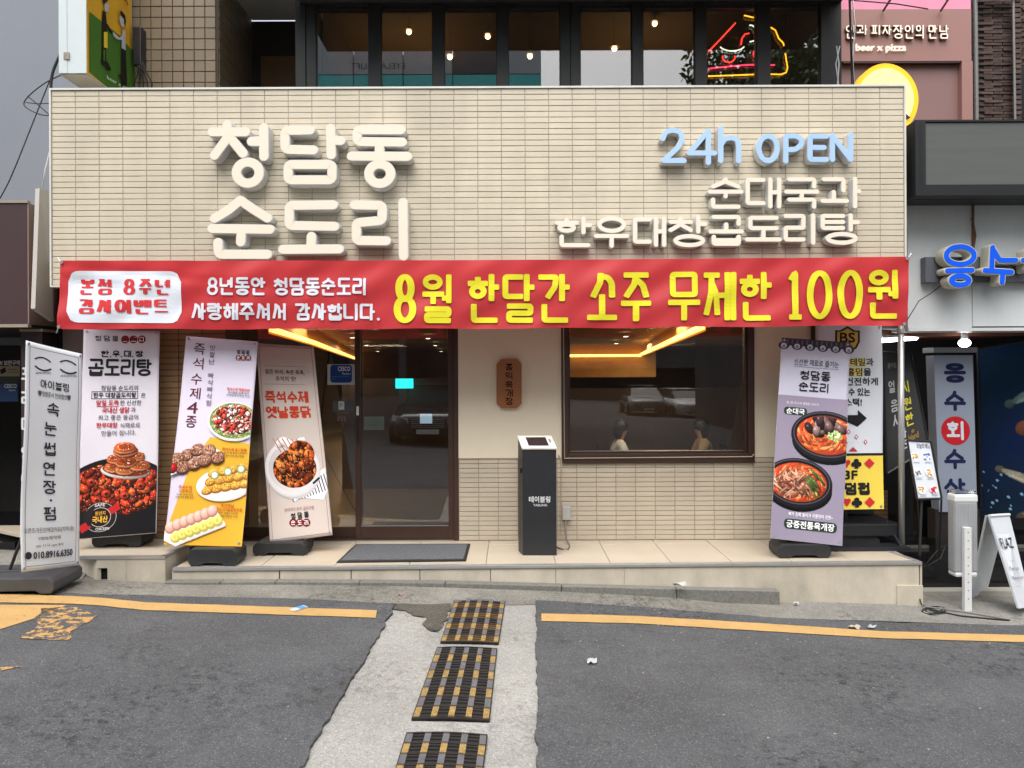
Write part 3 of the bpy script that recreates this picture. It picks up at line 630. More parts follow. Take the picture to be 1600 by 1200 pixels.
# tiled pier left of the door
pt = M('tan_pier_tile', (150,118,84), .45, var=.06, vs=4, var2=.05)
px0, px1 = X(206, WD-.35), X(352, WD-.35); bx('pier', M('dark_brown_grout', (88,68,50), .9), bd, px0, px1, WD-.34, WD+.25, 0, TOPZ-.35)
tiles(bd, pt, px0, px1, .0, 2.35, 4, 44, WD-.34, .006, limit=200)
# window
def frame(parent, name, m, x0, x1, z0, z1, y0, y1, w, wb=None):
    wb = wb or w; f = MB(); f.box(x0, x0+w, y0, y1, z0, z1); f.box(x1-w, x1, y0, y1, z0, z1); f.box(x0+w, x1-w, y0, y1, z0, z0+wb); f.box(x0+w, x1-w, y0, y1, z1-w, z1)
    return f.build(name, m, parent, bevel=.003)
wn = frame(bd, 'window', brown_metal, xN0, xN1, zS-.03, 2.2, WD-.02, WD+.1, .062, .07)
frame(wn, 'window_sash', brown_metal, xN0+.063, xN1-.063, zS+.041, 2.137, WD+.01, WD+.07, .02); bx('pane', glass_mat('window_glass', (.86,.86,.84), .07), wn, xN0+.08, xN1-.08, WD+.035, WD+.043, zS+.058, 2.12)
MB().tube([(xN0+.02, WD-.026, 2.1), (xN0+.025, WD-.026, zS+.0), (xN1-.03, WD-.026, zS+.008), (xN1-.01, WD-.026, zS+.03)], .006, 6).build('sealant_bead', M('beige_sealant', (176,158,135), .6), wn)
bx('sill_shadow_gap', brown_metal, wn, xN0+.004, xN1-.004, WD-.035, WD-.02, zS-.045, zS-.028)
# door: fixed pane at the left, sliding leaf at the right
dz1 = 2.25; xd0, xd1 = X(357, WD), X(716, WD); dm = X(560, WD)
frame(bd, 'door_frame', brown_metal, xd0, xd1, .0, dz1, WD, WD+.14, .045, .02)
bx('threshold', steel, bd, xd0+.05, xd1-.05, WD-.02, WD+.13, .0, .008)
fx = frame(bd, 'fixed_light', brown_metal, xd0+.046, dm+.02, .02, dz1-.046, WD+.075, WD+.12, .05, .10); bx('pane', glass, fx, xd0+.09, dm-.02, WD+.09, WD+.098, .11, dz1-.09)
dr = frame(bd, 'sliding_door', brown_metal, dm-.038, xd1-.046, .02, dz1-.046, WD+.02, WD+.065, .052, .115)
bx('pane', glass, dr, dm+.01, xd1-.09, WD+.038, WD+.046, .13, dz1-.09)
bx('door_handle', dark_metal, dr, dm-.03, dm-.008, WD-.02, WD+.02, Z(687,WD), Z(650,WD), bevel=.005)
bx('sensor_box', white_al, dr, dm-.022, dm+.0, WD+.004, WD+.02, Z(648,WD), Z(634,WD), bevel=.002)
bx('lower_bead', steel, dr, dm+.016, xd1-.1, WD+.015, WD+.0195, .137, .142)
# wall behind the sign board and the dark return left of the pier
bx('wall_core', M('dark_wall_core', (60,52,46), .8), bd, X(82,6.5)+.05, X(1413,6.5)-.05, 7.3, 7.36, 2.32, 3.7)
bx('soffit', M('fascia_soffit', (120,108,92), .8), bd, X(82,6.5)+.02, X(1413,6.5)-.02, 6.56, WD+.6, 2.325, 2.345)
bx('left_return', brown_metal, bd, X(62,7.2), X(66,7.2), WD+.0, WD+.04, 0, 2.6); bx('left_return', brown_metal, bd, X(104,7.2), X(112,7.2), WD, WD+.04, 0, 2.6)
bx('left_glass', M('dark_tinted_glass', (18,18,20), .08), bd, X(66,7.2), X(104,7.2), WD+.02, WD+.03, 0, 2.6)
bx('left_wall', M('dark_brown_panel', (70,52,44), .6), bd, X(112,7.2), px0, WD-.1, WD+.1, 0, 2.6)

# interior seen through the glass
ir = thing('restaurant_interior', 'dim brown restaurant room behind the glass with glowing yellow ceiling coves', 'room', (0, 12, 0))
brn = M('interior_brown_wall', (84,62,44), .7, var=.2, vs=1.5); XI0, XI1, YI = -6.5, 6.2, 24.0
bx('floor_boards', M('interior_floor', (92,76,60), .35, var=.2, vs=2, stretch=(.3,3,1)), ir, XI0, -.2, WD+.2, YI, -.06, -.02); bx('floor_boards', M('interior_floor', (92,76,60)), ir, -.2, XI1, WD+.2, YI, -.46, -.42)
bx('back_wall', brn, ir, XI0, XI1, YI, YI+.1, -.06, 2.6); bx('side_wall', brn, ir, XI0-.1, XI0, WD+.2, YI, -.06, 2.6); bx('side_wall', brn, ir, XI1, XI1+.1, WD+.2, YI, -.06, 2.6)
bx('ceiling_panel', M('interior_ceiling', (112,84,60), .8, var=.1), ir, XI0, XI1, WD+.2, YI, 2.28, 2.34)
bx('partition', M('partition_brown', (64,48,38), .6, var=.3, vs=3), ir, -2.35, -.6, 10.6, 10.7, -.05, 1.5)
bx('partition', M('partition_dark', (60,46,36), .6), ir, xN0+.02, 5.4, 13.2, 13.3, -.45, 1.30)
cove = glow('yellow_cove_light', (1., .52, .10), 3.2)
cw = M('cove_glow_board', (170,120,40), .7)  # yellow of the cove glow is put into the board colour
def cove_run(pts, ir):
    for a, b in zip(pts, pts[1:]):
        a, b = Vector(a), Vector(b); d = (b-a).normalized(); nn = Vector((-d.y, d.x, 0))*.06
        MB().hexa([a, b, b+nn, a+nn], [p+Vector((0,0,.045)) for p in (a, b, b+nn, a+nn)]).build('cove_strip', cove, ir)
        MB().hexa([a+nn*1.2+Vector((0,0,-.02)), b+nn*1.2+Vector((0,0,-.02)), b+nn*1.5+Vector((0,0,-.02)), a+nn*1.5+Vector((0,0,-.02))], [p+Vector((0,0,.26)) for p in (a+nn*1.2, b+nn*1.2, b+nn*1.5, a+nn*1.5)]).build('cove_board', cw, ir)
zc = 2.02
cove_run([P(436,521,1.0)*0 + GZ(430,518,zc), GZ(495,538,zc), GZ(570,566,zc)], ir)
cove_run([GZ(1000,555,zc), GZ(1092,514,zc)], ir)
pa = GZ(1000,555,zc); pb = P(885, 559, pa.y); bx('cove_strip', cove, ir, pb.x, pa.x, pa.y-.16, pa.y-.12, zc-.04, zc+.02); bx('cove_board', M('lit_cove_back', (170,126,64), .7), ir, pb.x-1, pa.x+.4, pa.y+.01, pa.y+.03, zc-.55, zc+.26)  # rear board is coloured yellow brown for the glow of the cove
if 0: bx('beam', brn, ir, pb.x, pa.x+.3, pa.y+.02, pa.y+.2, zc-.5, zc-.28)
dl = glow('downlight_glow', (1, .85, .6), 9)
for (x, y) in [(551,528),(572,540),(590,549),(669,529),(680,540),(689,549),(697,557),(705,563),(618,564),(978,526),(963,537),(949,547)]:
    p = GZ(x, y, 2.2); MB().disc((p.x, p.y, 2.2), (.045,0,0), (0,.045,0), 12).build('downlight', dl, ir)
bx('cyan_screen', glow('cyan_screen_glow', (0.02, .75, .85), 1.6), ir, X(618,10.4), X(645,10.4), 10.4, 10.44, Z(606,10.4), Z(591,10.4))
bx('order_monitor', black_pl, ir, X(654,9.2), X(677,9.2), 9.2, 9.24, Z(663,9.2), Z(644,9.2), bevel=.004)
bx('order_screen', glow('bluish_screen_glow', (.35,.5,.65), .6), ir, X(656,9.2), X(675,9.2), 9.19, 9.198, Z(661,9.2), Z(646,9.2))
for x_, y_, w_ in ((-2.5, 10.5, 30), (2.2, 10.5, 34), (3.4, 17, 70), (-3, 17, 60), (1.2, 8.6, 12)):
    al = bpy.data.lights.new('room_fill', 'AREA'); al.energy = w_; al.size = 1.2; al.color = (1, .82, .60); ao = link(bpy.data.objects.new('room_fill', al)); ao.location = (x_, y_, 2.2)  # soft area lights added to brighten the room beyond what the downlights give
wd = M('table_top_wood', (120,92,62), .4, var=.15, vs=4)
def table(x, y, lab):
    dz = -.40 if x > 0 else 0; t = thing('dining_table', lab, 'table', (x, y, -.02+dz), 'dining tables inside'); bx('table_top', wd, t, x-.55, x+.55, y-.35, y+.35, .68+dz, .72+dz, bevel=.006)
    for a in (-.48, .48):
        for b in (-.28, .28): bx('leg', dark_metal, t, x+a-.02, x+a+.02, y+b-.02, y+b+.02, -.02+dz, .68+dz)
def chair(x, y, ang, lab):
    t = thing('dining_chair', lab, 'chair', (x, y, -.02), 'dining chairs inside'); c, s = math.cos(ang), math.sin(ang); dz = -.40 if x > 0 else 0
    def bb(name, x0, x1, y0, y1, z0, z1):
        m = MB().box(x0, x1, y0, y1, z0, z1); m.v = [(x+a*c-b*s, y+a*s+b*c, z+dz) for a, b, z in m.v]; return m.build(name, dark_metal, t, bevel=.004)
    bb('seat', -.21, .21, -.21, .21, .40, .44); bb('backrest', -.20, .20, .18, .21, .55, .84)
    for a in (-.19, .19):
        for b in (-.19, .19): bb('leg', a-.014, a+.014, b-.014, b+.014, -.02, .84 if b > 0 else .40)
table(2.3, 12.15, 'table between the two seated diners behind the window'); table(3.9, 10.4, 'table behind the window at its right end'); table(-1.6, 12.4, 'table seen dimly through the sliding door')
chair(1.55, 12.0, R(90), 'chair under the diner in the pale top'); chair(3.15, 12.1, R(-90), 'chair under the diner in the olive tan top'); chair(-2.4, 12.4, R(90), 'chair by the table behind the sliding door')

# seated diners: one continuous skinned body each
def person(x, y, ang, lab, shirt, hair, grp='diners seated inside'):
    t = thing('person', lab, 'person', (x, y, -.02), grp); c, s = math.cos(ang), math.sin(ang)
    T = lambda p: (x+p[0]*c-p[1]*s, y+p[0]*s+p[1]*c, p[2]-.47)
    J = {'pel': (0,0,.52,.15), 'wai': (0,-.0,.68,.135), 'che': (0,-.04,.86,.155), 'nb': (0,-.06,.99,.07), 'nt': (0,-.085,1.05,.05), 'h1': (0,-.10,1.10,.075), 'h2': (0,-.10,1.18,.095), 'h3': (0,-.09,1.245,.075)}
    E = [('pel','wai'),('wai','che'),('che','nb'),('nb','nt'),('nt','h1'),('h1','h2'),('h2','h3')]
    for k, sg in (('l', -1), ('r', 1)):
        J.update({'s'+k: (sg*.17,-.05,.94,.06), 'e'+k: (sg*.23,-.14,.74,.045), 'w'+k: (sg*.14,-.38,.76,.032), 'f'+k: (sg*.11,-.46,.755,.026), 'k'+k: (sg*.13,-.44,.50,.075), 'a'+k: (sg*.13,-.40,.08,.045), 't'+k: (sg*.13,-.54,.02,.035), 'hp'+k: (sg*.10,-.04,.50,.10)})
        E += [('che','s'+k),('s'+k,'e'+k),('e'+k,'w'+k),('w'+k,'f'+k),('pel','hp'+k),('hp'+k,'k'+k),('k'+k,'a'+k),('a'+k,'t'+k)]
    ks = list(J); me = bpy.data.meshes.new('body'); me.from_pydata([T(J[k][:3]) for k in ks], [(ks.index(a), ks.index(b)) for a, b in E], [])
    o = put('body', me, M('skin_tone', (150,118,102), .6), t); m = o.modifiers.new('s', 'SKIN'); 
    for i, k in enumerate(ks): me.skin_vertices[0].data[i].radius = (J[k][3], J[k][3])
    me.skin_vertices[0].data[0].use_root = True; o.modifiers.new('d', 'SUBSURF').levels = 2; o.modifiers['d'].render_levels = 2
    # shirt: a looser shell round the torso and upper arms
    J2 = ['pel','wai','che','sl','sr','el','er']; me = bpy.data.meshes.new('shirt'); E2 = [(0,1),(1,2),(2,3),(2,4),(3,5),(4,6)]
    me.from_pydata([T(J[k][:3]) for k in J2], E2, []); o = put('shirt', me, shirt, t); o.modifiers.new('s', 'SKIN')
    for i, k in enumerate(J2): r_ = J[k][3]+.022; me.skin_vertices[0].data[i].radius = (r_, r_)
    me.skin_vertices[0].data[0].use_root = True; o.modifiers.new('d', 'SUBSURF').levels = 2; o.modifiers['d'].render_levels = 2
    b = bmesh.new(); bmesh.ops.create_uvsphere(b, u_segments=16, v_segments=10, radius=1)
    for v in b.verts: v.co = Vector(T((v.co.x*.118, -.07+v.co.y*.125, 1.205+v.co.z*.118 - (.10 if v.co.z < 0 and v.co.y > -.1 else 0))))
    me = bpy.data.meshes.new('hair'); b.to_mesh(me); b.free(); put('hair', me, hair, t)
    return t
hair = M('black_hair', (24,20,19), .5)
person(1.62, 12.0, R(90), 'diner in a pale top seated behind the window, back to the left', M('beige_shirt', (200,204,208), .9), hair)
person(3.05, 12.1, R(-90), 'diner in an olive tan top seated near the right end of the window', M('yellow_shirt', (140,126,98), .9), hair)

# ------------------------------------------------------------------ tiled fascia board with the shop signs
BY = 6.5; bx0, bx1 = X(82, BY), X(1414, BY); bz0, bz1 = Z(443, BY), Z(138, BY)
fb = thing('tiled_sign_board', 'big cream tiled fascia board carrying the shop lettering', 'sign board', ((bx0+bx1)/2, BY, bz0))
bx('backing', grout, fb, bx0, bx1, BY+.006, BY+.07, bz0, bz1)
et = M('white_edge_trim', (206,204,196), .45)
for a in ((bx0-.012, bx1+.012, bz1, bz1+.016), (bx0-.014, bx0, bz0, bz1), (bx1, bx1+.014, bz0, bz1), (bx0-.012, bx1+.012, bz0-.014, bz0)):
    bx('edge_trim', et, fb, a[0], a[1], BY-.01, BY+.08, a[2], a[3])
tiles(fb, cream_tile, bx0+.002, bx1-.002, bz0+.002, bz1-.003, 36, 34, BY+.006, .0048, th=.005, order=lambda x, z: abs(z-3.2)+.25*abs(x-.2))
bx('top_capping', et, fb, bx0, bx1, BY+.08, 7.3, bz1-.02, bz1+.006)
bx('side_return', cream_paint, fb, bx0, bx0+.03, BY+.08, 7.3, bz0, bz1-.02); bx('side_return', cream_paint, fb, bx1-.03, bx1, BY+.08, 7.3, bz0, bz1-.02)

# ------------------------------------------------------------------ raised channel letters
ret = M('white_letter_return', (206,205,202), .5)
def raised(name, strokes, wpx, d, depth, face_m, parent, side_m=ret, inset=.86, wy=None, zoff=0):
    """strokes in photo px on the plane y=d: an extruded casing, and a slightly smaller lit face as its child"""
    mb = MB(); fm = MB()
    for i, st in enumerate(strokes):
        k = (i % 7)*.0003
        for which, w in ((0, wpx), (1, wpx*inset)):
            L_, R_, caps, cl = outline(fillet(st, wpx*.4), w, wy, True)
            W3 = lambda p, y: (lambda q: (q.x, y, q.z))(P(p[0], p[1], d))
            if which == 1:
                n = len(L_); y = d-.005-k; fm.add([W3(p, y) for p in L_+R_], [(j, j+1, n+j+1, n+j) for j in range(n-1)])
                for c in caps: fm.add([W3(p, y) for p in c], [tuple(range(len(c)))])
                # thin rim so that the face has an edge
                continue
            y = d-k; n = len(L_)
            if cl: rails = [L_, R_[::-1]]
            else:
                rails = [L_ + caps[1][1:-1][::(1 if (Vector(caps[1][0])-Vector(L_[-1])).length < (Vector(caps[1][-1])-Vector(L_[-1])).length else -1)] + R_[::-1] +
                         caps[0][1:-1][::(1 if (Vector(caps[0][0])-Vector(R_[0])).length < (Vector(caps[0][-1])-Vector(R_[0])).length else -1)]]
            mb.add([W3(p, y) for p in L_+R_], [(j, j+1, n+j+1, n+j) for j in range(n-1)])
            for c in caps: mb.add([W3(p, y) for p in c], [tuple(range(len(c)))])
            for r_ in rails:
                m_ = len(r_); mb.add([W3(p, y) for p in r_]+[(q[0], d+depth, q[2]) for q in (W3(p, y) for p in r_)], [(j, (j+1) % m_, m_+(j+1) % m_, m_+j) for j in range(m_ if not cl else m_-1)])
    o = mb.build(name, side_m, parent); fm.build('lit_face', face_m, o); return o
def crop(st, ox, oy, k): return [(ox+x/k, oy+y/k) for x, y in st]
LD = BY-.115
def ringpx(cx, cy, rx, ry, n=26): return [(cx+rx*math.cos(2*math.pi*i/n), cy+ry*math.sin(2*math.pi*i/n)) for i in range(n)] + [(cx+rx, cy)]
logo = [  # six syllables traced from the sign, crop pixels (x4.706 from 320,170)
 [[(166,118),(170,170)], [(55,172),(300,172)], [(172,172),(160,225),(72,345)], [(172,195),(282,330)], [(345,242),(430,242)], [(435,142),(436,352)], ringpx(318,472,84,78)],
 [[(775,158),(590,162),(592,300),(800,305)], [(926,145),(930,340)], [(930,232),(1000,236)], [(614,412),(936,412),(936,525),(614,525),(614,412)]],
 [[(1442,157),(1122,157),(1122,243),(1452,247)], [(1285,250),(1285,340)], [(1080,350),(1490,352)], ringpx(1287,480,80,72)],
 [[(262,675),(172,748),(72,808)], [(262,675),(360,742),(462,805)], [(55,882),(480,888)], [(272,890),(265,980)], [(98,985),(102,1072),(460,1072)]],
 [[(945,708),(622,712),(622,860),(955,866)], [(785,940),(782,1030)], [(575,1035),(988,1032)]],
 [[(1100,708),(1305,712),(1305,822),(1115,840),(1115,970),(1335,972)], [(1458,690),(1462,1085)]],
]
cl_ = thing('lit_letter_sign', 'largest warm white lit letters in two rows of three on the tiled board', 'sign', (X(480,LD), BY, Z(400,LD)))
for g in logo: raised('letter', [crop(s, 320, 170, 4.706) for s in g], 15.6, LD, .112, lit_warm, cl_)
def cells(st, boxes, w, par, m, k=3.2, ox=860, oy=180):
    for ch, (x0, y0, x1, y1) in zip(st, boxes):
        b = [ox+x0/k, oy+y0/k, ox+x1/k, oy+y1/k]; raised('letter', hangul_strokes(ch, *b, w, None, 0), w, LD2, .085, m, par)
LD2 = BY-.09
s2 = thing('lit_letter_sign', 'small warm white lit letters in two lines below the blue white opening hours', 'sign', (X(1110,LD2), BY, Z(385,LD2)))
cells('순대국과', [(786,310,966,470),(975,310,1155,468),(1168,310,1345,470),(1350,308,1545,468)], 7.2, s2, lit_warm)
cells('한우대창곱도리탕', [(22,505,210,662),(218,505,395,665),(412,508,580,660),(590,498,785,662),(790,498,968,655),(972,502,1158,638),(1165,490,1340,650),(1350,490,1548,650)], 7.2, s2, lit_warm)
s3 = thing('lit_letter_sign', 'bluish white lit lettering for the opening hours on the tiled board', 'sign', (X(1180,LD2), BY, Z(255,LD2)))
lat = [
 [[(562,118),(575,85),(612,75),(650,85),(660,120),(640,160),(568,226)], [(568,228),(668,228)]],
 [[(790,238),(790,80)], [(786,82),(695,190)], [(695,190),(820,190)]],
 [[(852,65),(852,228)], [(852,150),(870,120),(905,112),(935,125),(942,160),(942,230)]],
 [ringpx(1088,167,46,62)],
 [[(1177,230),(1177,106)], [(1177,106),(1225,104),(1255,120),(1255,150),(1225,172),(1177,174)]],
 [[(1380,106),(1298,106),(1298,222),(1380,222)], [(1298,162),(1368,162)]],
 [[(1410,222),(1410,102)], [(1410,104),(1500,222)], [(1500,222),(1502,98)]],
]
for g in lat: raised('letter', [crop(s, 860, 180, 3.2) for s in g], 8.6, LD2, .085, lit_cool, s3)

# ------------------------------------------------------------------ red event banner
BD = 6.36
def cloth(px, py):
    u = (px-92)/1328; v = (py-403)/112
    w = .010*math.sin(px*.035+py*.05) + .014*math.sin(px*.011-py*.03+1)*v + .006*math.sin(px*.09+py*.12)
    w += .030*math.exp(-((v-.25-.9*u*3)/.12)**2)*max(0, 1-u*6) - .024*math.exp(-((v-.85+1.5*u)/.13)**2)*max(0, 1-u*5) + .02*math.exp(-((v-.1-1.2*u)/.07)**2)*max(0, 1-u*3)
    w += .024*math.exp(-(((1-u)*7-(1-v))/.12)**2)*max(0, 1-(1-u)*7) + .012*math.sin(px*.045+.8)*v*v + .007*math.sin(px*.021+py*.11)
    w += .006*math.sin(px*.16+v*3)*max(0, v-.6)*2
    return w*.5
def B(px, py, off=0):
    sag = 4*math.sin(math.pi*min(1, max(0, (px-92)/1328)))
    p = P(px, py+sag*.6, BD); dx = (cloth(px+2, py)-cloth(px-2, py)); dz = (cloth(px, py+2)-cloth(px, py-2))
    return Vector((p.x, BD+cloth(px, py)-off, p.z))
bn = thing('event_banner', 'long red event banner with yellow and white lettering hung below the shop sign', 'banner', P(750, 460, BD))
def red_mat():
    m = bpy.data.materials.new('red_banner_cloth'); m.use_nodes = True; n = m.node_tree.nodes; l = m.node_tree.links; p = n['Principled BSDF']
    p.inputs['Base Color'].default_value = (*lin((200,56,60)), 1); p.inputs['Roughness'].default_value = .42
    t = n.new('ShaderNodeBsdfTranslucent'); t.inputs[0].default_value = (*lin((215,70,80)), 1); x = n.new('ShaderNodeMixShader'); x.inputs[0].default_value = .25
    l.new(p.outputs[0], x.inputs[1]); l.new(t.outputs[0], x.inputs[2]); l.new(x.outputs[0], n['Material Output'].inputs[0]); return m
NX, NY = 330, 34; vs = []; fs = []
for i in range(NX+1):
    for j in range(NY+1):
        u, v = i/NX, j/NY; x0, x1 = 93+(-2)*v, 1421-3*v; yt = 407-6*u; yb = 514-6*u+1.2*math.sin(u*40)*.6
        vs.append(B(x0+(x1-x0)*u, yt+(yb-yt)*v))
for i in range(NX):
    for j in range(NY): k = i*(NY+1)+j; fs.append((k, k+1, k+NY+2, k+NY+1))
me = bpy.data.meshes.new('cloth'); me.from_pydata([tuple(v) for v in vs], [], fs)
for p in me.polygons: p.use_smooth = True
put('cloth', me, red_mat(), bn)
ink = Ink(lambda x, y, o: tuple(B(x, y, o)), base=.004)
WH = (206,206,214); YE = (218,208,48); RD = (200,56,60)
ink.rrect(105.5, 423, 283, 504, 17, (214,218,226), fine=True); ink.build('printed_badge', bn); CAPQ, CAPL = .45, .8
ink = Ink(lambda x, y, o: tuple(B(x, y, o)), base=.0085)
ink.hangul('본점 8주년', 123, 435, 268, 460, RD, 6.5, 2.4, gap=.10, space=.45, seg=4, round_=False, style=1)
ink.hangul('감사이벤트', 122, 467, 266, 490, RD, 7, 2.2, gap=.06, seg=4, round_=False, style=1)
ink.hangul('8년동안 청담동순도리', 323, 432, 574, 460, WH, 4.2, 4, gap=.07, space=.42, seg=5)
ink.hangul('사랑해주셔서 감사합니다.', 299, 472, 596, 499, WH, 4.4, 4, gap=.05, space=.42, seg=5, style=1)
for s_, a, b, w in (('8', 614, 652, 11), ('월', 659, 708, 8.6), ('한달간', 730, 891, 9.2), ('소주', 916, 1018, 10), ('무제한', 1042, 1206, 9.2), ('1', 1229, 1253, 10), ('0', 1258, 1302, 10.5), ('0', 1306, 1350, 10.5), ('원', 1355, 1405, 9.2)):
    y0 = 426-(a-614)*.007; ink.hangul(s_, a, y0, b, y0+77, YE, w, min(w, 8.4), gap=.08, seg=6, style=1)
ink.build('printed_lettering', bn)
ik2 = Ink(lambda x, y, o: tuple(B(x, y, -o)), base=.004)
for s_, a, b, w in (('8', 614, 652, 10.5), ('월', 659, 708, 7.2), ('한달간', 730, 891, 7.8), ('소주', 916, 1018, 8.4), ('무제한', 1042, 1206, 7.8), ('100', 1229, 1350, 9), ('원', 1355, 1405, 7.8)):
    ik2.hangul(s_, a, 426, b, 503, (190,130,40), w, min(w, 7.6), gap=.08, seg=8, style=1)
ik2.hangul('사랑해주셔서 감사합니다.', 299, 472, 596, 499, (190,110,110), 4.4, 4, gap=.05, space=.42, seg=8, style=1); ik2.build('lettering_showing_through', bn); CAPQ, CAPL = 1., 1.
for q in ((96,410), (1417,404), (1414,506), (94,511)):
    p = B(*q, .004); MB().tube([(p.x, p.y, p.z), (p.x, p.y-.006, p.z)], .014, 14).build('eyelet', steel, bn)
for a, b in (((96,410), (90,402)), ((1417,404), (1424,396)), ((1414,506), (1410,512)), ((94,511), (88,520))):
    p = B(*a, .008); q = P(*b, BD+.02); MB().tube([p, p.lerp(q, .5)+Vector((0,0,-.004)), q], .004, 6).build('tie_string', white_al, bn)

# ------------------------------------------------------------------ food pictures for the printed stands
def meat_pile(p, n, cx, cy, rx, ry, cols, smin, smax, hi=.5, seed=1):
    cl = inside(p, cx, cy, rx, ry)
    for i in range(n):
        q = math.sqrt(p.r.rand()); t = p.r.rand()*6.283; z = smin+(smax-smin)*p.r.rand(); c = cols[p.r.randint(len(cols))]
        x, y = cx+rx*.93*q*math.cos(t), cy+ry*.93*q*math.sin(t)
        p.ell(x+1, y+1.5, z*1.1, z*.75, t*3, tuple(v*.4 for v in cols[0]), clip=cl, irr=.2); p.ell(x, y, z, z*(.45+.35*p.r.rand()), t*3, c, .7, hi*(p.r.rand() < .7), .5, clip=cl, irr=.22); p.ell(x+z*.2, y+z*.15, z*.35, z*.12, t*2, tuple(v*.55 for v in c), .2, 0, .3, clip=cl, irr=.3)
def pic_stew():
    p = Pic(252, 330, 3); p.ell(120, 180, 175, 110, -.05, (22,20,20), .1); p.poly([(0,180),(251,180),(251,329),(0,329)], (20,19,20)); p.ell(122,176,158,88,-.05,(70,20,12))
    meat_pile(p, 700, 122, 176, 158, 88, [(96,24,12),(150,42,22),(172,58,26),(120,34,18),(196,84,40),(188,50,28)], 7, 20, .55)
    for x, y in ((40,150),(90,190),(150,200),(200,170),(60,210)): p.ell(x, y, 17, 14, .4, (150,45,25), .8, .4, .2); p.ell(x, y, 7, 5, .4, (60,18,10))
    p.ell(150,118,82,26,.12,(196,190,186),.5); p.ell(150,113,76,22,.12,(110,40,20))
    for x, y, r_, c in ((110,100,30,(176,84,40)),(150,108,34,(186,98,48)),(196,98,32,(180,86,40)),(118,72,30,(170,70,30)),(182,66,30,(190,96,46)),(150,84,34,(150,64,28)),(148,44,40,(178,62,26)),(146,36,36,(196,84,38))):
        p.ell(x, y+8, r_, r_*.55, 0, (96,32,14), .3, 0, .4, irr=.05); p.ell(x, y+5, r_*1.0, r_*.52, 0, (206,128,84), .4, 0, .3, irr=.05); p.ell(x, y, r_, r_*.46, 0, c, .45, .6, .4, irr=.06); p.ell(x, y-1, r_*.62, r_*.24, 0, tuple(v*.72 for v in c), .2, .2, .5, irr=.2); p.specks(14, x, y, r_*.8, r_*.3, [(250,210,170),(90,26,12)], 1.6)
    p.specks(260, 122, 176, 150, 80, [(240,200,150),(120,150,60),(60,14,8)], 1.3); return p
def pic_shrimp():
    p = Pic(170, 130, 5); p.ell(92, 66, 84, 62, 0, (228,226,220), .1); p.ell(92, 63, 78, 56, 0, (120,138,70)); p.specks(400, 92, 63, 76, 54, [(80,110,50),(170,180,110),(214,210,170)], 3)
    meat_pile(p, 330, 92, 60, 68, 47, [(150,40,30),(220,130,120),(238,190,180),(196,70,52),(244,214,206),(180,50,40)], 3, 9, .4); return p
def pic_patties():
    p = Pic(200, 135, 6); p.poly([(4,128),(0,104),(160,30),(196,46),(196,56)], (92,88,110)); p.poly([(4,122),(0,98),(160,26),(196,42)], (232,228,232))
    for x, y in ((60,52),(98,34),(24,66),(140,34),(176,56),(50,92),(92,78),(128,66)): p.ell(x, y+4, 27, 20, -.3, (70,36,24)); p.ell(x, y, 26, 18, -.3, (146,100,80), .3, .1, .5, irr=.05); p.specks(110, x, y, 21, 14, [(206,170,140),(96,52,38),(170,120,96),(120,70,56)], 2.6)
    p.ell(14,98,15,17,.2,(150,20,26),.6,.5,.3); return p
def pic_rolls():
    p = Pic(190, 130, 8); p.ell(96, 76, 92, 50, -.12, (236,232,226), .12)
    for i in range(5):
        for j in range(3): x, y = 44+i*30+j*8, 92-j*26-i*6; p.ell(x, y+3, 22, 13, -.4, (150,90,20)); p.ell(x, y, 21, 12, -.4, (216,160,66), .45, .1, .5, irr=.12); p.specks(26, x, y, 17, 9, [(176,110,30),(240,206,120),(150,90,24)], 1.8)
    for x, y in ((62,50),(104,38),(146,28)): p.ell(x, y, 14, 13, 0, (150,170,110), .2); p.ell(x, y, 9, 9, 0, (246,240,220), .2)
    return p
def pic_sausage():
    p = Pic(190, 120, 9); p.poly([(2,100),(0,70),(150,8),(188,52),(188,60),(46,118)], (214,212,214)); p.poly([(4,94),(0,68),(150,6),(184,50),(44,112)], (240,238,238))
    for i in range(7): x, y = 26+i*20, 66-i*8; p.ell(x, y+2, 16, 17, .3, (190,120,100)); p.ell(x, y, 15, 16, .3, (240,176,160), .3, .1, .1)
    for i in range(7): x, y = 44+i*20, 92-i*8; p.ell(x, y+2, 16, 15, .3, (190,170,60)); p.ell(x, y, 15, 14, .3, (238,226,120), .3, .1, .15); p.ell(x-2, y, 5, 6, .3, (206,200,90))
    return p
def pic_chicken():
    p = Pic(230, 220, 12); p.poly([(70,196),(226,120),(229,186),(208,216)], (238,236,240))
    for i in range(14): x = 84+i*11; p.poly([(x,188-i*4),(x+4,186-i*4),(x+16,214-i*2.2),(x+12,214-i*2.2)], (70,70,90))
    p.ell(104,122,104,84,.05,(196,190,192)); p.ell(104,117,104,82,.05,(240,236,234),.1); p.ell(104,116,90,70,.05,(222,216,214))
    for k in range(14): p.ell(60+k*7, 46-8*math.sin(k*.6)+k*.3, 16, 11, k*.4, (244,240,230), .4)
    for k in range(6):
        for j in range(14): p.ell(38+k*18+j*2, 28+j*3+k, 1.6, 2.4, 0, (190,60,36))
    meat_pile(p, 210, 112, 118, 82, 56, [(110,40,12),(176,80,30),(200,104,44),(150,60,22),(214,124,60),(130,48,16)], 12, 26, .35)
    meat_pile(p, 70, 140, 76, 52, 40, [(120,44,14),(190,92,38),(206,110,50),(160,66,26)], 12, 24, .35); p.specks(200, 112, 112, 76, 54, [(90,28,10),(236,170,100)], 1.8); return p
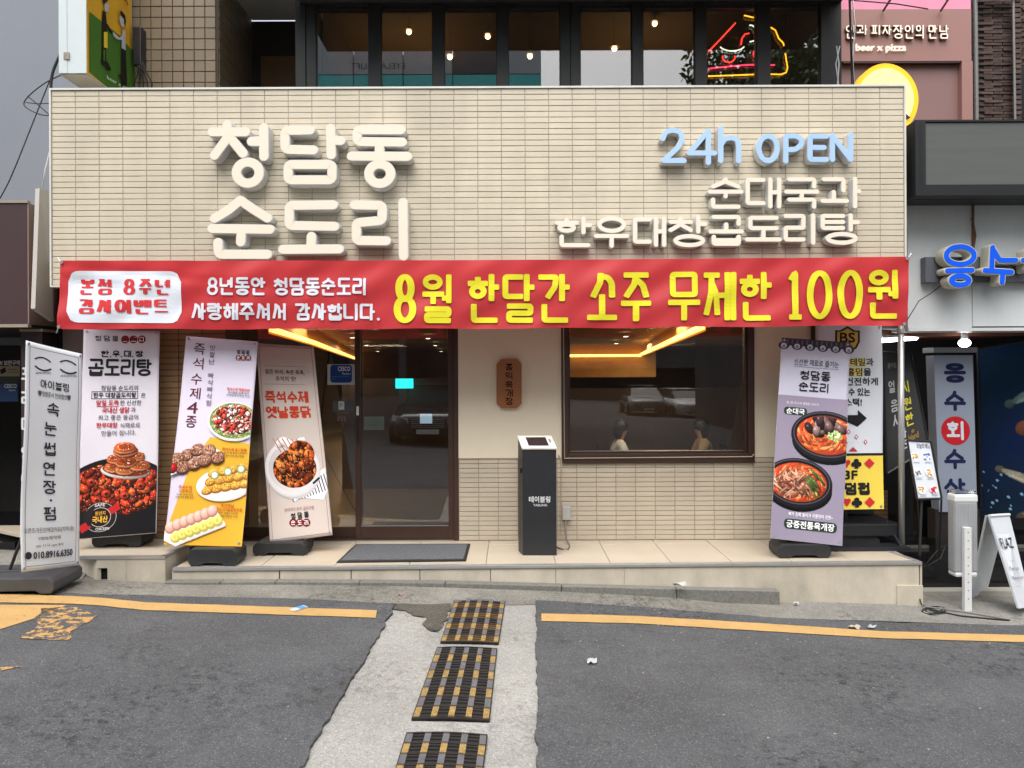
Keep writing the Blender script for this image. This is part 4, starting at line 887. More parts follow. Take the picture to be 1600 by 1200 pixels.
def pic_bowl(kind):
    p = Pic(240, 190, 20+kind); p.ell(124, 112, 114, 74, .05, (10,10,12)); p.ell(122, 92, 116, 82, .05, (30,29,34), .2); p.ell(122, 88, 108, 74, .05, (74,70,78)); p.ell(122, 88, 104, 70, .05, (22,18,20)); p.ell(122, 90, 97, 64, .05, (196,70,36), .2, 0, .15)
    cl = inside(p, 122, 90, 96, 63, .05)
    for k in range(200): t, q = p.r.rand()*6.283, math.sqrt(p.r.rand()); p.ell(122+90*q*math.cos(t), 90+58*q*math.sin(t), 14+10*p.r.rand(), 3+3*p.r.rand(), t+1.2, [(214,110,56),(228,150,90),(176,60,36),(200,88,44)][k % 4], .5, .2, .2, clip=cl)
    if kind == 0:
        for k in range(34): p.ell(118+p.r.randn()*26, 62+p.r.randn()*17, 22, 13, p.r.rand()*2, [(60,42,44),(96,72,70),(44,30,32),(120,96,92)][k % 4], .8, .4, .3, clip=cl)
        p.specks(90, 150, 92, 22, 16, [(160,190,110),(226,232,190),(110,150,70)], 4)
    else:
        for k in range(170): t = p.r.rand()*6.283; q = p.r.rand(); p.ell(104+64*q*math.cos(t), 98+40*q*math.sin(t), 22+10*p.r.rand(), 2.6+1.6*p.r.rand(), p.r.rand()*3.1, [(126,74,56),(168,112,88),(96,50,38),(190,140,112)][k % 4], .6, .3, .2, clip=cl)
        for k in range(8): p.ell(176+p.r.randn()*10, 70+p.r.randn()*24, 26, 5, .9, (70,84,40), .5, .2, .2, clip=cl)
    return p

# ------------------------------------------------------------------ printed banner stands
def stand(label, cpx, ds, base_box, base_z, cloth_col, draw, thick=.0025, group='printed banner stands', base_m=None, base_rot=0, step_dx=0):
    pn = Panel(cpx, ds); bc = Vector(base_box[0]); t = thing('banner_stand', label, 'banner stand', bc, group)
    nx_, ny_ = 24, 52; cm = mat('banner_vinyl_%d_%d_%d' % cloth_col, lin(cloth_col), .55, var=.03, spec=.2)
    mb = MB(); vs = []; rr = random.Random(int(cpx[0][0])); ph = rr.random()*6
    def wob(u, v): return .006*math.sin(u*5+v*3+ph) + .005*math.sin(v*9+ph*2+u*2) + .010*math.exp(-((u+(1-v))/.12)**2) + .008*math.exp(-(((1-u)+(1-v))/.1)**2)
    def at(u, v, off): return pn.at(u, v, off + wob(u, v))
    for j in range(ny_+1):
        for i in range(nx_+1): vs.append(at(i/nx_, j/ny_, 0))
    fs = [(j*(nx_+1)+i, j*(nx_+1)+i+1, (j+1)*(nx_+1)+i+1, (j+1)*(nx_+1)+i) for j in range(ny_) for i in range(nx_)]
    n0 = len(vs); vs2 = vs + [v - pn.n*thick for v in vs]; fs += [tuple(n0+i for i in f[::-1]) for f in fs]
    rim = [i for i in range(nx_+1)] + [j*(nx_+1)+nx_ for j in range(1, ny_+1)] + [ny_*(nx_+1)+i for i in range(nx_-1, -1, -1)] + [j*(nx_+1) for j in range(ny_-1, 0, -1)]
    fs += [(rim[k], rim[(k+1) % len(rim)], n0+rim[(k+1) % len(rim)], n0+rim[k]) for k in range(len(rim))]
    mb.add(vs2, fs); o = mb.build('banner_sheet', cm, t)
    for p in o.data.polygons: p.use_smooth = True
    ink = Ink(lambda x, y, off: tuple(at(x/pn.w, y/pn.h, off)), base=.0012); draw(ink, pn); 
    if ink.v: ink.build('printed_artwork', t)
    for u, v in ((.04,.012), (.96,.012), (.96,.985), (.04,.985)):
        c = at(u, v, .003); MB().tube([c, c+pn.n*.004], .011, 12).build('eyelet', steel, t)
    # spring frame behind: mast, cross arms
    top, bot = pn.at(.5, .0, -.03), pn.at(.5, .97, -.04); hub = pn.at(.5, .55, -.05); foot = Vector(base_box[0])+Vector((0,0,.1))
    MB().tube([foot, hub], .012, 8).build('mast', black_pl, t)
    for u, v in ((.03,.01), (.97,.01), (.97,.985), (.03,.985)): MB().tube([hub, hub.lerp(pn.at(u,v,-.012), .6)-pn.n*.02, pn.at(u, v, -.006)], .006, 6).build('spring_arm', black_pl, t)
    # water-filled base: chamfered block with feet and a carrying recess
    (cx, cy, cz), bw, bd_, bh = base_box[0], base_box[1], base_box[2], base_box[3]; mb = MB(); c, s = math.cos(base_rot), math.sin(base_rot)
    prof = [(-bw/2+.02, 0), (-bw/2+.10, 0), (-bw/2+.13, .022), (bw/2-.13, .022), (bw/2-.10, 0), (bw/2-.02, 0), (bw/2, .03), (bw/2, bh-.035), (bw/2-.035, bh), (-bw/2+.035, bh), (-bw/2, bh-.035), (-bw/2, .03)]
    mb.prism([(cx+a*c+bd_/2*s, cy+a*s-bd_/2*c, cz+z) for a, z in prof], (-bd_*s, bd_*c, 0)); mb.build('water_base', base_m or black_pl, t, bevel=.012, seg=2)
    q = MB(); q.box(-.12, .12, -.035, .035, bh-.002, bh+.012); q.v = [(cx+a*c-b*s, cy+a*s+b*c, cz+z) for a, b, z in q.v]; q.build('base_handle', base_m or black_pl, t, bevel=.006)
    q = Vector((cx+.16*c, cy+.16*s, cz+bh)); MB().tube([q, q+Vector((0,0,.018))], .022, 12).build('filler_cap', base_m or black_pl, t)
    return t
BK = (32,30,32); DR = (120,28,34); RDD = (176,30,40)
def T(ink, pn, t, x0, y0, x1, y1, col, bold=0): ink.text(t, *pn.bx(x0, y0, x1, y1), col, bold)
def H(ink, pn, t, x0, y0, x1, y1, col, w, **k): ink.hangul(t, *pn.bx(x0, y0, x1, y1), col, w, **k)
def logo_small(ink, pn, cx, cy, w, col=BK, dot=DR, row=True):
    if row: # two rows: three syllables above three discs
        H(ink, pn, '청담동', cx-w*.42, cy-w*.30, cx+w*.42, cy-w*.02, col, w*.042, gap=.35)
        for i, ch in enumerate('순도리'):
            x, y = pn.lo(cx+(i-1)*w*.32, cy+w*.2); ink.ell(x, y, w*.18, w*.18, dot); ink.hangul(ch, x-w*.10, y-w*.11, x+w*.10, y+w*.11, (236,232,232), w*.032)
def d_white(ink, pn):
    H(ink, pn, '청담동', 149, 524, 186, 533, BK, 1.25, gap=.3)
    for i, ch in enumerate('순도리'):
        x, y = pn.lo(196+13*i, 530); ink.ell(x, y, 6.6, 6.6, DR); ink.hangul(ch, x-4, y-4, x+4, y+4, (236,232,232), 1.1)
    H(ink, pn, '한', 158, 547, 171, 558, BK, 1.9); H(ink, pn, '우', 176, 547, 188, 558, BK, 1.9); H(ink, pn, '대', 194, 547, 206, 558, BK, 1.9); H(ink, pn, '창', 212, 547, 225, 558, BK, 1.9)
    for x in (173.5, 190.5, 208.5): a, b = pn.lo(x, 557); ink.ell(a, b, 1.2, 1.2, BK)
    H(ink, pn, '곱도리탕', 138, 560, 240, 588, BK, 4.0, gap=.03)
    g = (70,70,76)
    T(ink, pn, '청담동 순도리의', 159, 602, 218, 610, g, .25); x0, y0, x1, y1 = pn.bx(144, 611, 218, 623); [ink.rect(*q, BK) for q in ((x0,y0,x1,y0+.8),(x0,y1-.8,x1,y1),(x0,y0,x0+.8,y1),(x1-.8,y0,x1,y1))]
    T(ink, pn, '한우 대창곱도리탕', 147, 613, 215, 621, BK, .7); T(ink, pn, '은', 222, 614, 229, 621, g, .2)
    T(ink, pn, '당일 도축', 152, 625, 187, 633, RDD, .7); T(ink, pn, '한 신선한', 189, 625, 223, 633, g, .2); x0, y0, x1, y1 = pn.bx(152, 634, 187, 635); ink.rect(x0, y0, x1, y1, RDD)
    T(ink, pn, '국내산 생닭', 161, 636, 204, 645, RDD, .7); T(ink, pn, '과', 206, 636, 214, 644, g, .2); T(ink, pn, '최고 좋은 등급의', 155, 648, 218, 656, g, .2)
    T(ink, pn, '한우대창', 152, 660, 185, 668, RDD, .7); T(ink, pn, '식재료로', 189, 660, 221, 668, g, .2); T(ink, pn, '만들어 집니다.', 160, 672, 214, 680, g, .2)
    p = pic_stew(); p.m[:, :] = p.m; x0, y0 = 0, pn.lo(185, 682)[1]; ink.pic(p.a, p.m, .5, y0, pn.w-.5, pn.h-1)
    cx, cy = pn.lo(158, 808); ink.ell(cx, cy, 27, 23, (28,24,24), 0, 40); ink.ell(cx, cy, 25.6, 21.8, (200,190,180), 0, 40); ink.ell(cx, cy, 25, 21.2, (34,28,28), 0, 40)
    ink.shape([(cx-33, cy+12), (cx+26, cy-20), (cx+32, cy-11), (cx-27, cy+22)], (176,34,36)); ink.ell(cx, cy, 17, 14.5, (210,200,190), 0, 40); ink.ell(cx, cy, 16.3, 13.8, (30,24,24), 0, 40)
    ink.text('원산지', cx-8, cy-9, cx+8, cy-3, (220,160,60), .3); ink.text('국내산', cx-12, cy-1.5, cx+12, cy+8, (224,170,60), .9)
    ink.text('SAFE', cx-9, cy-20.5, cx+7, cy-16, (210,205,200), .3); ink.text('CHICKEN', cx-6, cy+15.5, cx+15, cy+19.5, (210,205,200), .3)
stand('pale stand banner with a pan of red stew, on the raised left landing', [(131,514),(250,517),(245,833),(119,843)], (6.72,6.72,6.42,6.38), ((X(188,6.55),6.6,LZ+.004), .42, .26, .13), 0, (206,200,208), d_white)
def d_yellow(ink, pn):
    a, b, c, d, e = [pn.lo(*q) for q in ((328,678),(398,690),(381,851),(258,850),(274,770))]
    ink.shape([pn.lo(300,722), pn.lo(330,681), (pn.w, pn.lo(397,692)[1]), (pn.w, pn.h), (0, pn.h), (0, pn.lo(258,830)[1])], (224,170,54))
    DRr = (96,38,56)
    for ch, x, y in zip('즉석수제4종', (312,310,307,305,301,299), (545,567,591,613,635,657)): T(ink, pn, ch, x-8.5, y-9, x+8.5, y+9, DRr, .5)
    for k, ch in enumerate('맛깔난 빠삭빠삭함'):
        if ch != ' ': T(ink, pn, ch, 328.5-k*.7, 539+k*10.6, 337.5-k*.7, 547.5+k*10.6, (110,90,110), .2)
    logo_small(ink, pn, 381, 554, 24)
    T(ink, pn, '즉석수제 해물파전', 355, 605, 391, 610, (206,80,60), .3); T(ink, pn, '해산물을 듬뿍 넣어', 357, 611, 390, 614.5, (90,80,90), .1); T(ink, pn, '바삭하게 부쳐낸 파전', 355, 615, 391, 618.5, (90,80,90), .1)
    T(ink, pn, '즉석수제 동그랑땡', 349, 698, 386, 703, (190,80,30), .3); T(ink, pn, '한 알 한 알 정성스레 빚어', 347, 704, 386, 707.5, (110,80,40), .1); T(ink, pn, '겉바속촉 동그랑땡', 354, 709, 382, 712, (110,80,40), .1)
    T(ink, pn, '즉석수제', 281, 757, 301, 762, (190,80,30), .3); T(ink, pn, '고추튀김', 281, 763, 301, 768, (190,80,30), .3); T(ink, pn, '아삭한 청양고추에', 278, 770, 303, 773, (110,80,40), .1); T(ink, pn, '속을 가득 채워 튀긴', 276, 774, 304, 777, (110,80,40), .1)
    T(ink, pn, '즉석옛날', 346, 786, 366, 791, (190,80,30), .3); T(ink, pn, '분홍소시지&호박부침', 334, 792, 378, 797.5, (190,80,30), .3); T(ink, pn, '추억의 분홍소시지와', 339, 799, 372, 802.5, (110,80,40), .1); T(ink, pn, '달큰한 애호박 부침', 342, 804, 371, 807.5, (110,80,40), .1)
    for p, (x0, y0, x1, y1) in ((pic_shrimp(), (322,624,404,689)), (pic_patties(), (269,684,352,749)), (pic_rolls(), (308,716,396,783)), (pic_sausage(), (257,787,352,853))):
        q = pn.bx(x0, y0, x1, y1); sx = min(1, (pn.w-q[0])/(q[2]-q[0])); n = int(p.w*sx); x0_ = q[0]; st = 0
        if x0_ < 0: st = int(-x0_/(q[2]-q[0])*p.w)+1; x0_ = 0
        ink.pic(p.a[:, st:n], p.m[:, st:n], x0_, q[1], q[0]+(q[2]-q[0])*sx, q[3])
stand('lilac and yellow stand banner with four plates, leaning left on its black base', [(291,525),(403,534),(378,854),(257,851)], (6.62,6.62,6.32,6.30), ((X(337,6.33),6.36,.002), .40, .24, .145), 0, (208,200,216), d_yellow)
def d_pink(ink, pn):
    g = (90,60,60); w, h = pn.w, pn.h
    for q in ((4,4,w-4,4.7),(4,h-4.7,w-4,h-4),(4,4,4.7,h-4),(w-4.7,4,w-4,h-4)): ink.rect(*q, (150,110,110))
    for y in (570, 597): x, yy = pn.lo(445, y); ink.rect(x-32, yy, x+34, yy+.5, (150,120,120))
    T(ink, pn, '겉은 바삭, 속은 촉촉,', 414, 575, 478, 583, g, .35); T(ink, pn, '추억의 맛!', 431, 585, 464, 593, g, .35)
    H(ink, pn, '즉석수제', 414, 607, 484, 626, (198,66,40), 3.1, gap=.05); H(ink, pn, '옛날통닭', 416, 630, 488, 649, (198,66,40), 3.1, gap=.05)
    p = pic_chicken(); q = pn.bx(407, 664, 517, 781); q = (0, q[1], min(q[2], pn.w), q[3]); ink.pic(p.a, p.m, *q)
    a, b = pn.lo(477, 763); ink.line([(a-16,b+13), (a+14,b-10)], 4.5, (216,224,230)); ink.line([(a+15,b-11), (a+24,b-18)], 3.5, (40,38,42))
    T(ink, pn, '순대국과·한우 곱도리탕', 446, 789, 492, 795, (170,130,130), .1); logo_small(ink, pn, 470, 808, 33)
stand('pale pinkish beige stand banner with a plate of fried chicken, just left of the door', [(400,536),(490,541),(520,836),(422,849)], (6.92,6.92,6.72,6.66), ((X(441,6.7),6.72,.002), .46, .26, .115), 0, (208,194,184), d_pink)
def d_purple(ink, pn):
    w, h = pn.w, pn.h; ink.rect(0, 0, w, 12, (58,56,66))
    for i in range(6):
        x = 4+i*w/5.3; ink.ell(x, 12, 8.5, 6.5, (58,56,66)); ink.ell(x, 12.5, 4.6, 4.4, (190,190,204)); ink.ell(x, 13.5, 2.6, 2.6, (120,120,134))
    for i in range(14): ink.rect(i*w/14, 2, i*w/14+2.4, 9, (92,90,102))
    y = pn.lo(1270, 621)[1]; ink.rect(0, y, w, h, (142,132,150))
    T(ink, pn, '신선한 재료로 즐기는', 1239, 563, 1311, 573, (80,76,90), .2); a, b = pn.lo(1275, 575); ink.rect(a-36, b, a+36, b+.5, (100,96,110))
    H(ink, pn, '청담동', 1249, 580, 1298, 595, BK, 2.1, gap=.12); H(ink, pn, '순도리', 1247, 598, 1296, 613, BK, 2.1, gap=.12)
    T(ink, pn, '진~한 육수와 탱탱한 건더기', 1228, 629, 1279, 633, (226,214,230), .15)
    for k, (x0, y0, x1, y1) in ((0, (1232,638,1346,728)), (1, (1189,712,1300,800))):
        p = pic_bowl(k); q = pn.bx(x0, y0, x1, y1); s0 = max(0, int(-q[0]/(q[2]-q[0])*p.w)+1) if q[0] < 0 else 0; s1 = min(p.w, int((pn.w-q[0])/(q[2]-q[0])*p.w))
        f = lambda i: q[0]+(q[2]-q[0])*i/(p.w-1); ink.pic(p.a[:, s0:s1], p.m[:, s0:s1], max(0, f(s0)), q[1], min(pn.w, f(s1-1)), q[3])
    q = pn.bx(1224, 637, 1261, 649); ink.rrect(*q, 5, (40,56,48)); T(ink, pn, '순대국', 1228, 638.5, 1257, 647.5, (238,238,238), .7)
    T(ink, pn, '뼈가 듬뿍 들어가 국물맛이 진한~', 1232, 803, 1300, 809, (236,230,240), .25)
    q = pn.bx(1225, 814, 1306, 829); ink.rrect(*q, 6, (40,56,48)); T(ink, pn, '궁중전통육개장', 1229, 816, 1302, 827, (238,238,238), .8)
stand('lilac stand banner with two black soup bowls, at the right end of the step', [(1221,528),(1329,535),(1315,853),(1203,841)], (6.72,6.72,6.42,6.42), ((X(1251,6.5),6.55,.002), .44, .26, .12), 0, (192,189,204), d_purple)
def d_lash(ink, pn):
    w, h = pn.w, pn.h; g = (52,52,66)
    for q in ((6,7,w-6,7.6),(6,h-7.6,w-6,h-7),(6,7,6.6,h-7),(w-6.6,7,w-6,h-7)): ink.rect(*q, g)
    for cx, sg in ((68, -1), (106, 1)):
        for dy, r_, wd_, up in ((560, 12, 2.2, -1), (575, 12, 2.6, 1)):
            x, y = pn.lo(cx, dy + (5 if sg > 0 else 0)); ink.line([(x+r_*k/5, y+up*4*(1-(k/5)**2)-up*2) for k in range(-5, 6)], wd_, g)
        for k in range(-5, 6): x, y = pn.lo(cx+k*2, 580+(5 if sg > 0 else 0)); ink.line([(x, y-.5), (x+k*.35, y+2.4)], .7, g)
    H(ink, pn, '아이블링', 63, 594, 108, 607, g, 1.5, gap=.1); T(ink, pn, '♥첫방문시 만원할인♥', 59, 611, 110, 620, (90,90,100), .2)
    for ch, y in zip('속눈썹연장·펌', (636, 666, 697, 728, 757, 781, 799)):
        if ch == '·': a, b = pn.lo(79, y-3); ink.ell(a, b, 1.8, 1.8, g)
        else: H(ink, pn, ch, 74+(y<650)*4+(y<700)*1-6, y-10, 74+(y<650)*4+(y<700)*1+13, y+11, g, 2.5)
    T(ink, pn, '오픈즈가든안에있어요(지하1층)', 40, 821, 115, 830, (110,110,118), .15); T(ink, pn, '100%예약제', 60, 835, 92, 841, (110,110,118), .15); T(ink, pn, 'am 11시~pm 8시', 56, 847, 96, 853, (110,110,118), .15)
    T(ink, pn, '010.8916.6350', 52, 859, 112, 869, g, .9); a, b = pn.lo(43, 867); ink.ell(a, b, 5, 5.6, g); ink.line([(a-1.6,b-2.6),(a-1.4,b+.6),(a+1.8,b+2.8)], 1.3, (230,230,232))
grey_pl = M('grey_moulded_plastic', (70,70,72), .5, var=.25, vs=6, bump=.1, bs=80)
stand('tall white lash salon stand banner turned sideways on a grey base at the far left', [(41,532),(127,553),(123,883),(32,894)], (5.48,5.99,5.99,5.47), ((-3.81, 5.80, gz(-3.81)+.012), .88, .44, .12), 0, (232,236,240), d_lash, base_m=grey_pl, base_rot=R(4))

# black and white "BS" stand poster and yellow club poster by the stairs, right of the lilac banner
def d_bs(ink, pn):
    w, h = pn.w, pn.h; y = pn.lo(1340, 706)[1]; ink.rect(0, y, w, y+4, BK); ink.rect(0, y+4, w, h, (222,196,80))
    a, b = pn.lo(1325, 530)
    for k, c in ((1, (40,36,36)), (.84, (206,164,70))): ink.shape([(a+dx*k, b+dy*k) for dx, dy in ((0,-22),(12,-15),(20,-15),(20,3),(15,13),(0,23),(-15,13),(-20,3),(-20,-15),(-12,-15))], c)
    ink.text('BS', a-12, b-11, a+12, b+4, BK, 1.6); ink.text('DUCK', a-8, b+8, a+9, b+12, BK, .4)
    for t_, y0, x1 in (('칵테일과', 562, 1365), ('홀덤을', 577, 1361), ('건전하게', 592, 1371), ('할 수 있는', 608, 1359), ('스택!', 624, 1346)):
        wd_ = {'칵테일과': 48, '홀덤을': 37, '건전하게': 49, '할 수 있는': 46, '스택!': 26}[t_]
        if y0 < 590: q = pn.bx(x1-wd_, y0-4, x1-12, y0+9); ink.rect(*q, (222,200,110))
        T(ink, pn, t_, x1-wd_, y0-4, x1, y0+8, BK, .9)
    a, b = pn.lo(1340, 651); ink.shape([(a-18,b-5),(a,b-5),(a,b-13),(a+14,b),(a,b+13),(a,b+5),(a-18,b+5)], BK)
    for x_, y_ in ((1326,672),(1338,680),(1352,688),(1322,690)): u_, v_ = pn.lo(x_, y_); ink.shape([(u_-3,v_),(u_,v_-4),(u_+3,v_),(u_,v_+4)], (186,70,80)); ink.shape([(u_-1.6,v_),(u_,v_-2.2),(u_+1.6,v_),(u_,v_+2.2)], (216,214,220))
    u_, v_ = pn.lo(1333, 702); ink.shape([(u_-7,v_+1),(u_,v_-6),(u_+7,v_+1)], (176,60,60))
    H(ink, pn, '3', 1321, 734, 1329, 747, BK, 2.6) if False else T(ink, pn, '3F', 1320, 734, 1339, 747, BK, 2.0)
    H(ink, pn, '덤펍', 1320, 753, 1359, 772, BK, 3.9, gap=.06)
    for yy in (722, 784):
        for k, x_ in enumerate((1323, 1338, 1358)):
            u_, v_ = pn.lo(x_, yy)
            if k == 2: ink.shape([(u_-8,v_),(u_,v_-8),(u_+8,v_),(u_,v_+8)], (190,44,50))
            elif k == 1:
                for dx, dy in ((0,-3.4),(-4,1.4),(4,1.4)): ink.ell(u_+dx, v_+dy, 3.9, 3.7, BK)
                ink.shape([(u_-3.5,v_+8),(u_,v_-1),(u_+3.5,v_+8)], BK)
            else:
                for dx in (-2.6, 2.6): ink.ell(u_+dx, v_-2, 3.4, 3.4, (190,44,50))
                ink.shape([(u_-5.8,v_-1),(u_+5.8,v_-1),(u_,v_+7)], (190,44,50))
stand('white and yellow club stand banner behind the lilac one, beside the dark stair', [(1276,506),(1378,507),(1380,795),(1272,797)], (6.95,6.95,6.80,6.80), ((X(1325,6.9),6.95,.002), .5, .24, .10), 0, (206,210,216), d_bs)

# ------------------------------------------------------------------ small things on the step
def kiosk():
    p0, p1, pb = GZ(817,868), GZ(870,868), GZ(810,861); dv = pb-p0; H1, H2 = .905, .995
    t = thing('waiting_list_kiosk', 'black waiting list kiosk with white slanted tablet top', 'kiosk', (p0+p1)/2)
    lo = [p0, p1, p1+dv, pb]; bm_ = M('black_powder_coat', (34,35,38), .42, var=.2, vs=8, bump=.05, bs=120)
    hi = [p0+Vector((0,0,H1)), p1+Vector((0,0,H1)), p1+dv+Vector((0,0,H2)), pb+Vector((0,0,H2))]
    MB().hexa(lo, hi).build('cabinet', bm_, t, bevel=.003)
    up = (hi[1]-hi[0]).cross(hi[3]-hi[0]).normalized(); e = (hi[1]-hi[0]).normalized()*.004; f_ = (hi[3]-hi[0]).normalized()*.006
    top = [hi[0]-e-f_, hi[1]+e-f_, hi[2]+e+f_, hi[3]-e+f_]; MB().hexa([q+up*.002 for q in top], [q+up*.018 for q in top]).build('tablet_housing', M('warm_white_plastic', (214,208,198), .4), t, bevel=.003)
    def tq(u, v, o): return top[0].lerp(top[1], u).lerp(top[3].lerp(top[2], u), v)+up*o
    MB().hexa([tq(u,v,.019) for u,v in ((.22,.2),(.80,.2),(.80,.84),(.22,.84))], [tq(u,v,.021) for u,v in ((.22,.2),(.80,.2),(.80,.84),(.22,.84))]).build('tablet_screen', M('tablet_glass', (52,44,44), .12), t)
    MB().hexa([tq(u,v,.0185) for u,v in ((.86,.45),(.92,.45),(.92,.7),(.86,.7))], [tq(u,v,.0205) for u,v in ((.86,.45),(.92,.45),(.92,.7),(.86,.7))]).build('card_reader', M('grey_print', (120,120,122), .5), t)
    n = Vector((0,-1,0)); ink = Ink(lambda x, y, o: (lambda q: tuple(q))( (p0.lerp(p1, (x-817)/53) + Vector((0,0,(868-y)/F*p0.y)) + Vector((0,-o,0)))), base=.002)
    ink.text('테이블링', 827, 775.5, 860, 785, (214,214,214), .45); ink.text('TABLING', 833.5, 787.5, 855, 791, (190,190,190), .25); ink.build('printed_lettering', t)
    q = p0.lerp(pb, .35)+Vector((-.001,0,.72)); MB().box(q.x-.006, q.x, q.y-.02, q.y+.02, q.z-.02, q.z+.02).build('side_socket', M('socket_black', (12,12,12), .3), t)
kiosk()
pl = thing('wooden_plaque', 'vertical wooden plaque with clipped corners on the cream wall', 'sign', P(795, 600, WD))
wdm = M('orange_brown_wood', (150,92,48), .45, var=.12, vs=6, stretch=(6,6,1)); a, b, c_, d_ = X(776,7.12), X(815,7.12), Z(638,7.12), Z(561,7.12); k = .045
oct_ = [(a+k,7.12,c_),(b-k,7.12,c_),(b,7.12,c_+k),(b,7.12,d_-k),(b-k,7.12,d_),(a+k,7.12,d_),(a,7.12,d_-k),(a,7.12,c_+k)]
MB().prism(oct_, (0, .038, 0)).build('board', wdm, pl, bevel=.004)
ink = Ink(lambda x, y, o: tuple(P(x, y, 7.12)+Vector((0,-o,0))), base=.002)
for ch, y in zip('홍익육개장', (573, 587, 601, 614, 627)): ink.hangul(ch, 789.5, y-5.5, 801.5, y+5.8, (40,22,14), 1.5)
ink.build('painted_lettering', pl)
ob = thing('wall_socket', 'small grey outdoor socket box low on the wainscot right of the kiosk', 'socket', P(885, 803, WD))
bx('socket_box', M('pale_grey_plastic', (178,178,172), .5), ob, X(878,7.1), X(891,7.1), 7.1, WD-.012, Z(813,7.1), Z(792,7.1), bevel=.006)
MB().tube([P(872,710,7.14), P(877,718,7.13), P(877,812,7.13), P(877,838,7.13)], .006, 8).build('conduit', M('beige_sealant2', (176,160,138), .5), ob)
MB().tube([P(884,813,7.11), P(884,828,7.10), P(885,842,7.08), GZ(890,852,.01), GZ(888,858,.01), GZ(878,858,.008), GZ(868,854,.008)], .0065, 8, ).build('cable', M('grey_cable', (128,120,112), .5), ob, smooth=True)
mt = [GZ(556,852), GZ(735,851), GZ(728,877.5), GZ(526,880)]
dmt = thing('door_mat', 'dark grey ribbed mat lying before the sliding door', 'mat', (mt[0]+mt[2])/2)
MB().hexa([q+Vector((0,0,.002)) for q in mt], [q+Vector((0,0,.010)) for q in mt]).build('mat_edge', rubber, dmt)
def mq(u, v): return mt[0].lerp(mt[1], u).lerp(mt[3].lerp(mt[2], u), v)
q4 = [mq(u, v) for u, v in ((.022,.07),(.978,.07),(.978,.93),(.022,.93))]
MB().hexa([q+Vector((0,0,.008)) for q in q4], [q+Vector((0,0,.015)) for q in q4]).build('mat_pile', M('grey_mat_pile', (100,101,105), .95, var=.5, vs=60, bump=.8, bs=300), dmt)
def sticker(name, label, px, d, col, draw=None, cat='sticker', th=.0015):
    t = thing(name, label, cat, P((px[0]+px[2])/2, (px[1]+px[3])/2, d)); bx('sheet', mat('sheet_%d_%d_%d' % col, lin(col), .5), t, X(px[0],d), X(px[2],d), d, d+th, Z(px[3],d), Z(px[1],d))
    if draw: ink = Ink(lambda x, y, o: tuple(P(x, y, d)+Vector((0,-o,0))), base=.001); draw(ink); ink.build('print', t)
    return t
def cesco(x0, y0, x1, y1):
    def f(ink):
        ink.rrect(x0, y0, x1, y1, (x1-x0)*.14, (34,74,140)); w, h = x1-x0, y1-y0
        ink.text('CESCO', x0+w*.36, y0+h*.10, x0+w*.92, y0+h*.34, (226,230,236), .5); ink.text('Members', x0+w*.55, y0+h*.42, x0+w*.93, y0+h*.56, (190,200,220), .1); ink.rect(x0+w*.06, y0+h*.66, x1-w*.1, y0+h*.67, (150,170,200)); ink.rect(x0+w*.06, y0+h*.8, x0+w*.2, y0+h*.81, (150,170,200))
    return f
sticker('pest_control_sticker', 'blue and white pest control sticker on the door glass', (511.5,568,555,600), WD+.085, (196,204,208), cesco(516,570,550,598))
sticker('door_notice', 'blank pale paper notice taped inside the sliding door glass', (568,650,600,671), WD+.060, (188,198,192), cat='notice')
sticker('push_plate_sticker', 'small grey opening hours sticker on the fixed door glass', (520,625,553,641.5), WD+.085, (84,88,88), lambda i: (i.rect(529,627,538,640,(196,200,196)), i.text('P', 531.5,630,535,637,(90,90,90))))
sticker('faded_glass_lettering', 'faint scratched lettering on glass below the grey sticker', (526,647,546,648), WD+.085, (70,62,56), lambda i: (i.text('Open', 524,642,545,648,(120,112,104)), i.text('eva', 527,650,541,658,(120,112,104))))

# ------------------------------------------------------------------ right: LED display, white fascia, blue letters, recess with posters
rb = thing('neighbour_shopfront', 'neighbouring shop with white fascia panels and a dark recessed entrance', 'building', (X(1500,6.9), 6.9, gz(3.5)))
FD = 6.85; wpm = M('stained_white_panel', (202,206,206), .5, var=.10, vs=2.5, stretch=(1,1,.25))
xr0, xr1, xr2 = X(1419,FD), X(1519.5,FD), X(1800,FD)
bx('fascia_panel', wpm, rb, xr0, xr1-.003, FD, FD+.06, Z(515,FD), Z(318,FD)); bx('fascia_panel', wpm, rb, xr1+.003, xr2, FD, FD+.06, Z(513,FD), Z(318,FD))
bx('fascia_band', M('grey_flashing', (120,124,126), .5), rb, xr0, xr2, FD-.01, FD+.08, Z(318,FD)+.001, Z(308,FD)); bx('fascia_lip', white_al, rb, xr0, xr2, FD-.012, FD+.3, Z(515,FD)-.03, Z(515,FD)-.002)
MB().tube([(xr1, FD-.02, Z(318,FD)), (xr1, FD-.02, Z(400,FD))], .010, 6).build('rusty_bracket', M('rust', (110,76,52), .8, var=.4, vs=20), rb)
MB().tube([P(1519,340,FD-.02), P(1524,368,FD-.03), P(1520,395,FD-.02)], .009, 6).build('rusty_bracket', M('rust', (110,76,52)), rb)
dk = M('dark_recess_wall', (44,44,46), .7, var=.3, vs=2); bl = M('polished_black_granite', (22,22,24), .12, var=.2, vs=30)
bx('back_wall', dk, rb, X(1382,7.6), 9, 8.6, 8.7, gz(6)-.3, 2.6); bx('recess_soffit', M('recess_soffit', (120,116,108), .7, var=.2), rb, xr0-.2, 9, FD+.3, 8.6, Z(513,FD)-.03+.03, Z(513,FD)+.05)
bx('recess_soffit', M('brown_soffit_panel', (120,70,52), .6), rb, xr0-.2, X(1560,8), 7.6, 8.5, Z(513,FD)-.05, Z(513,FD)-.0)
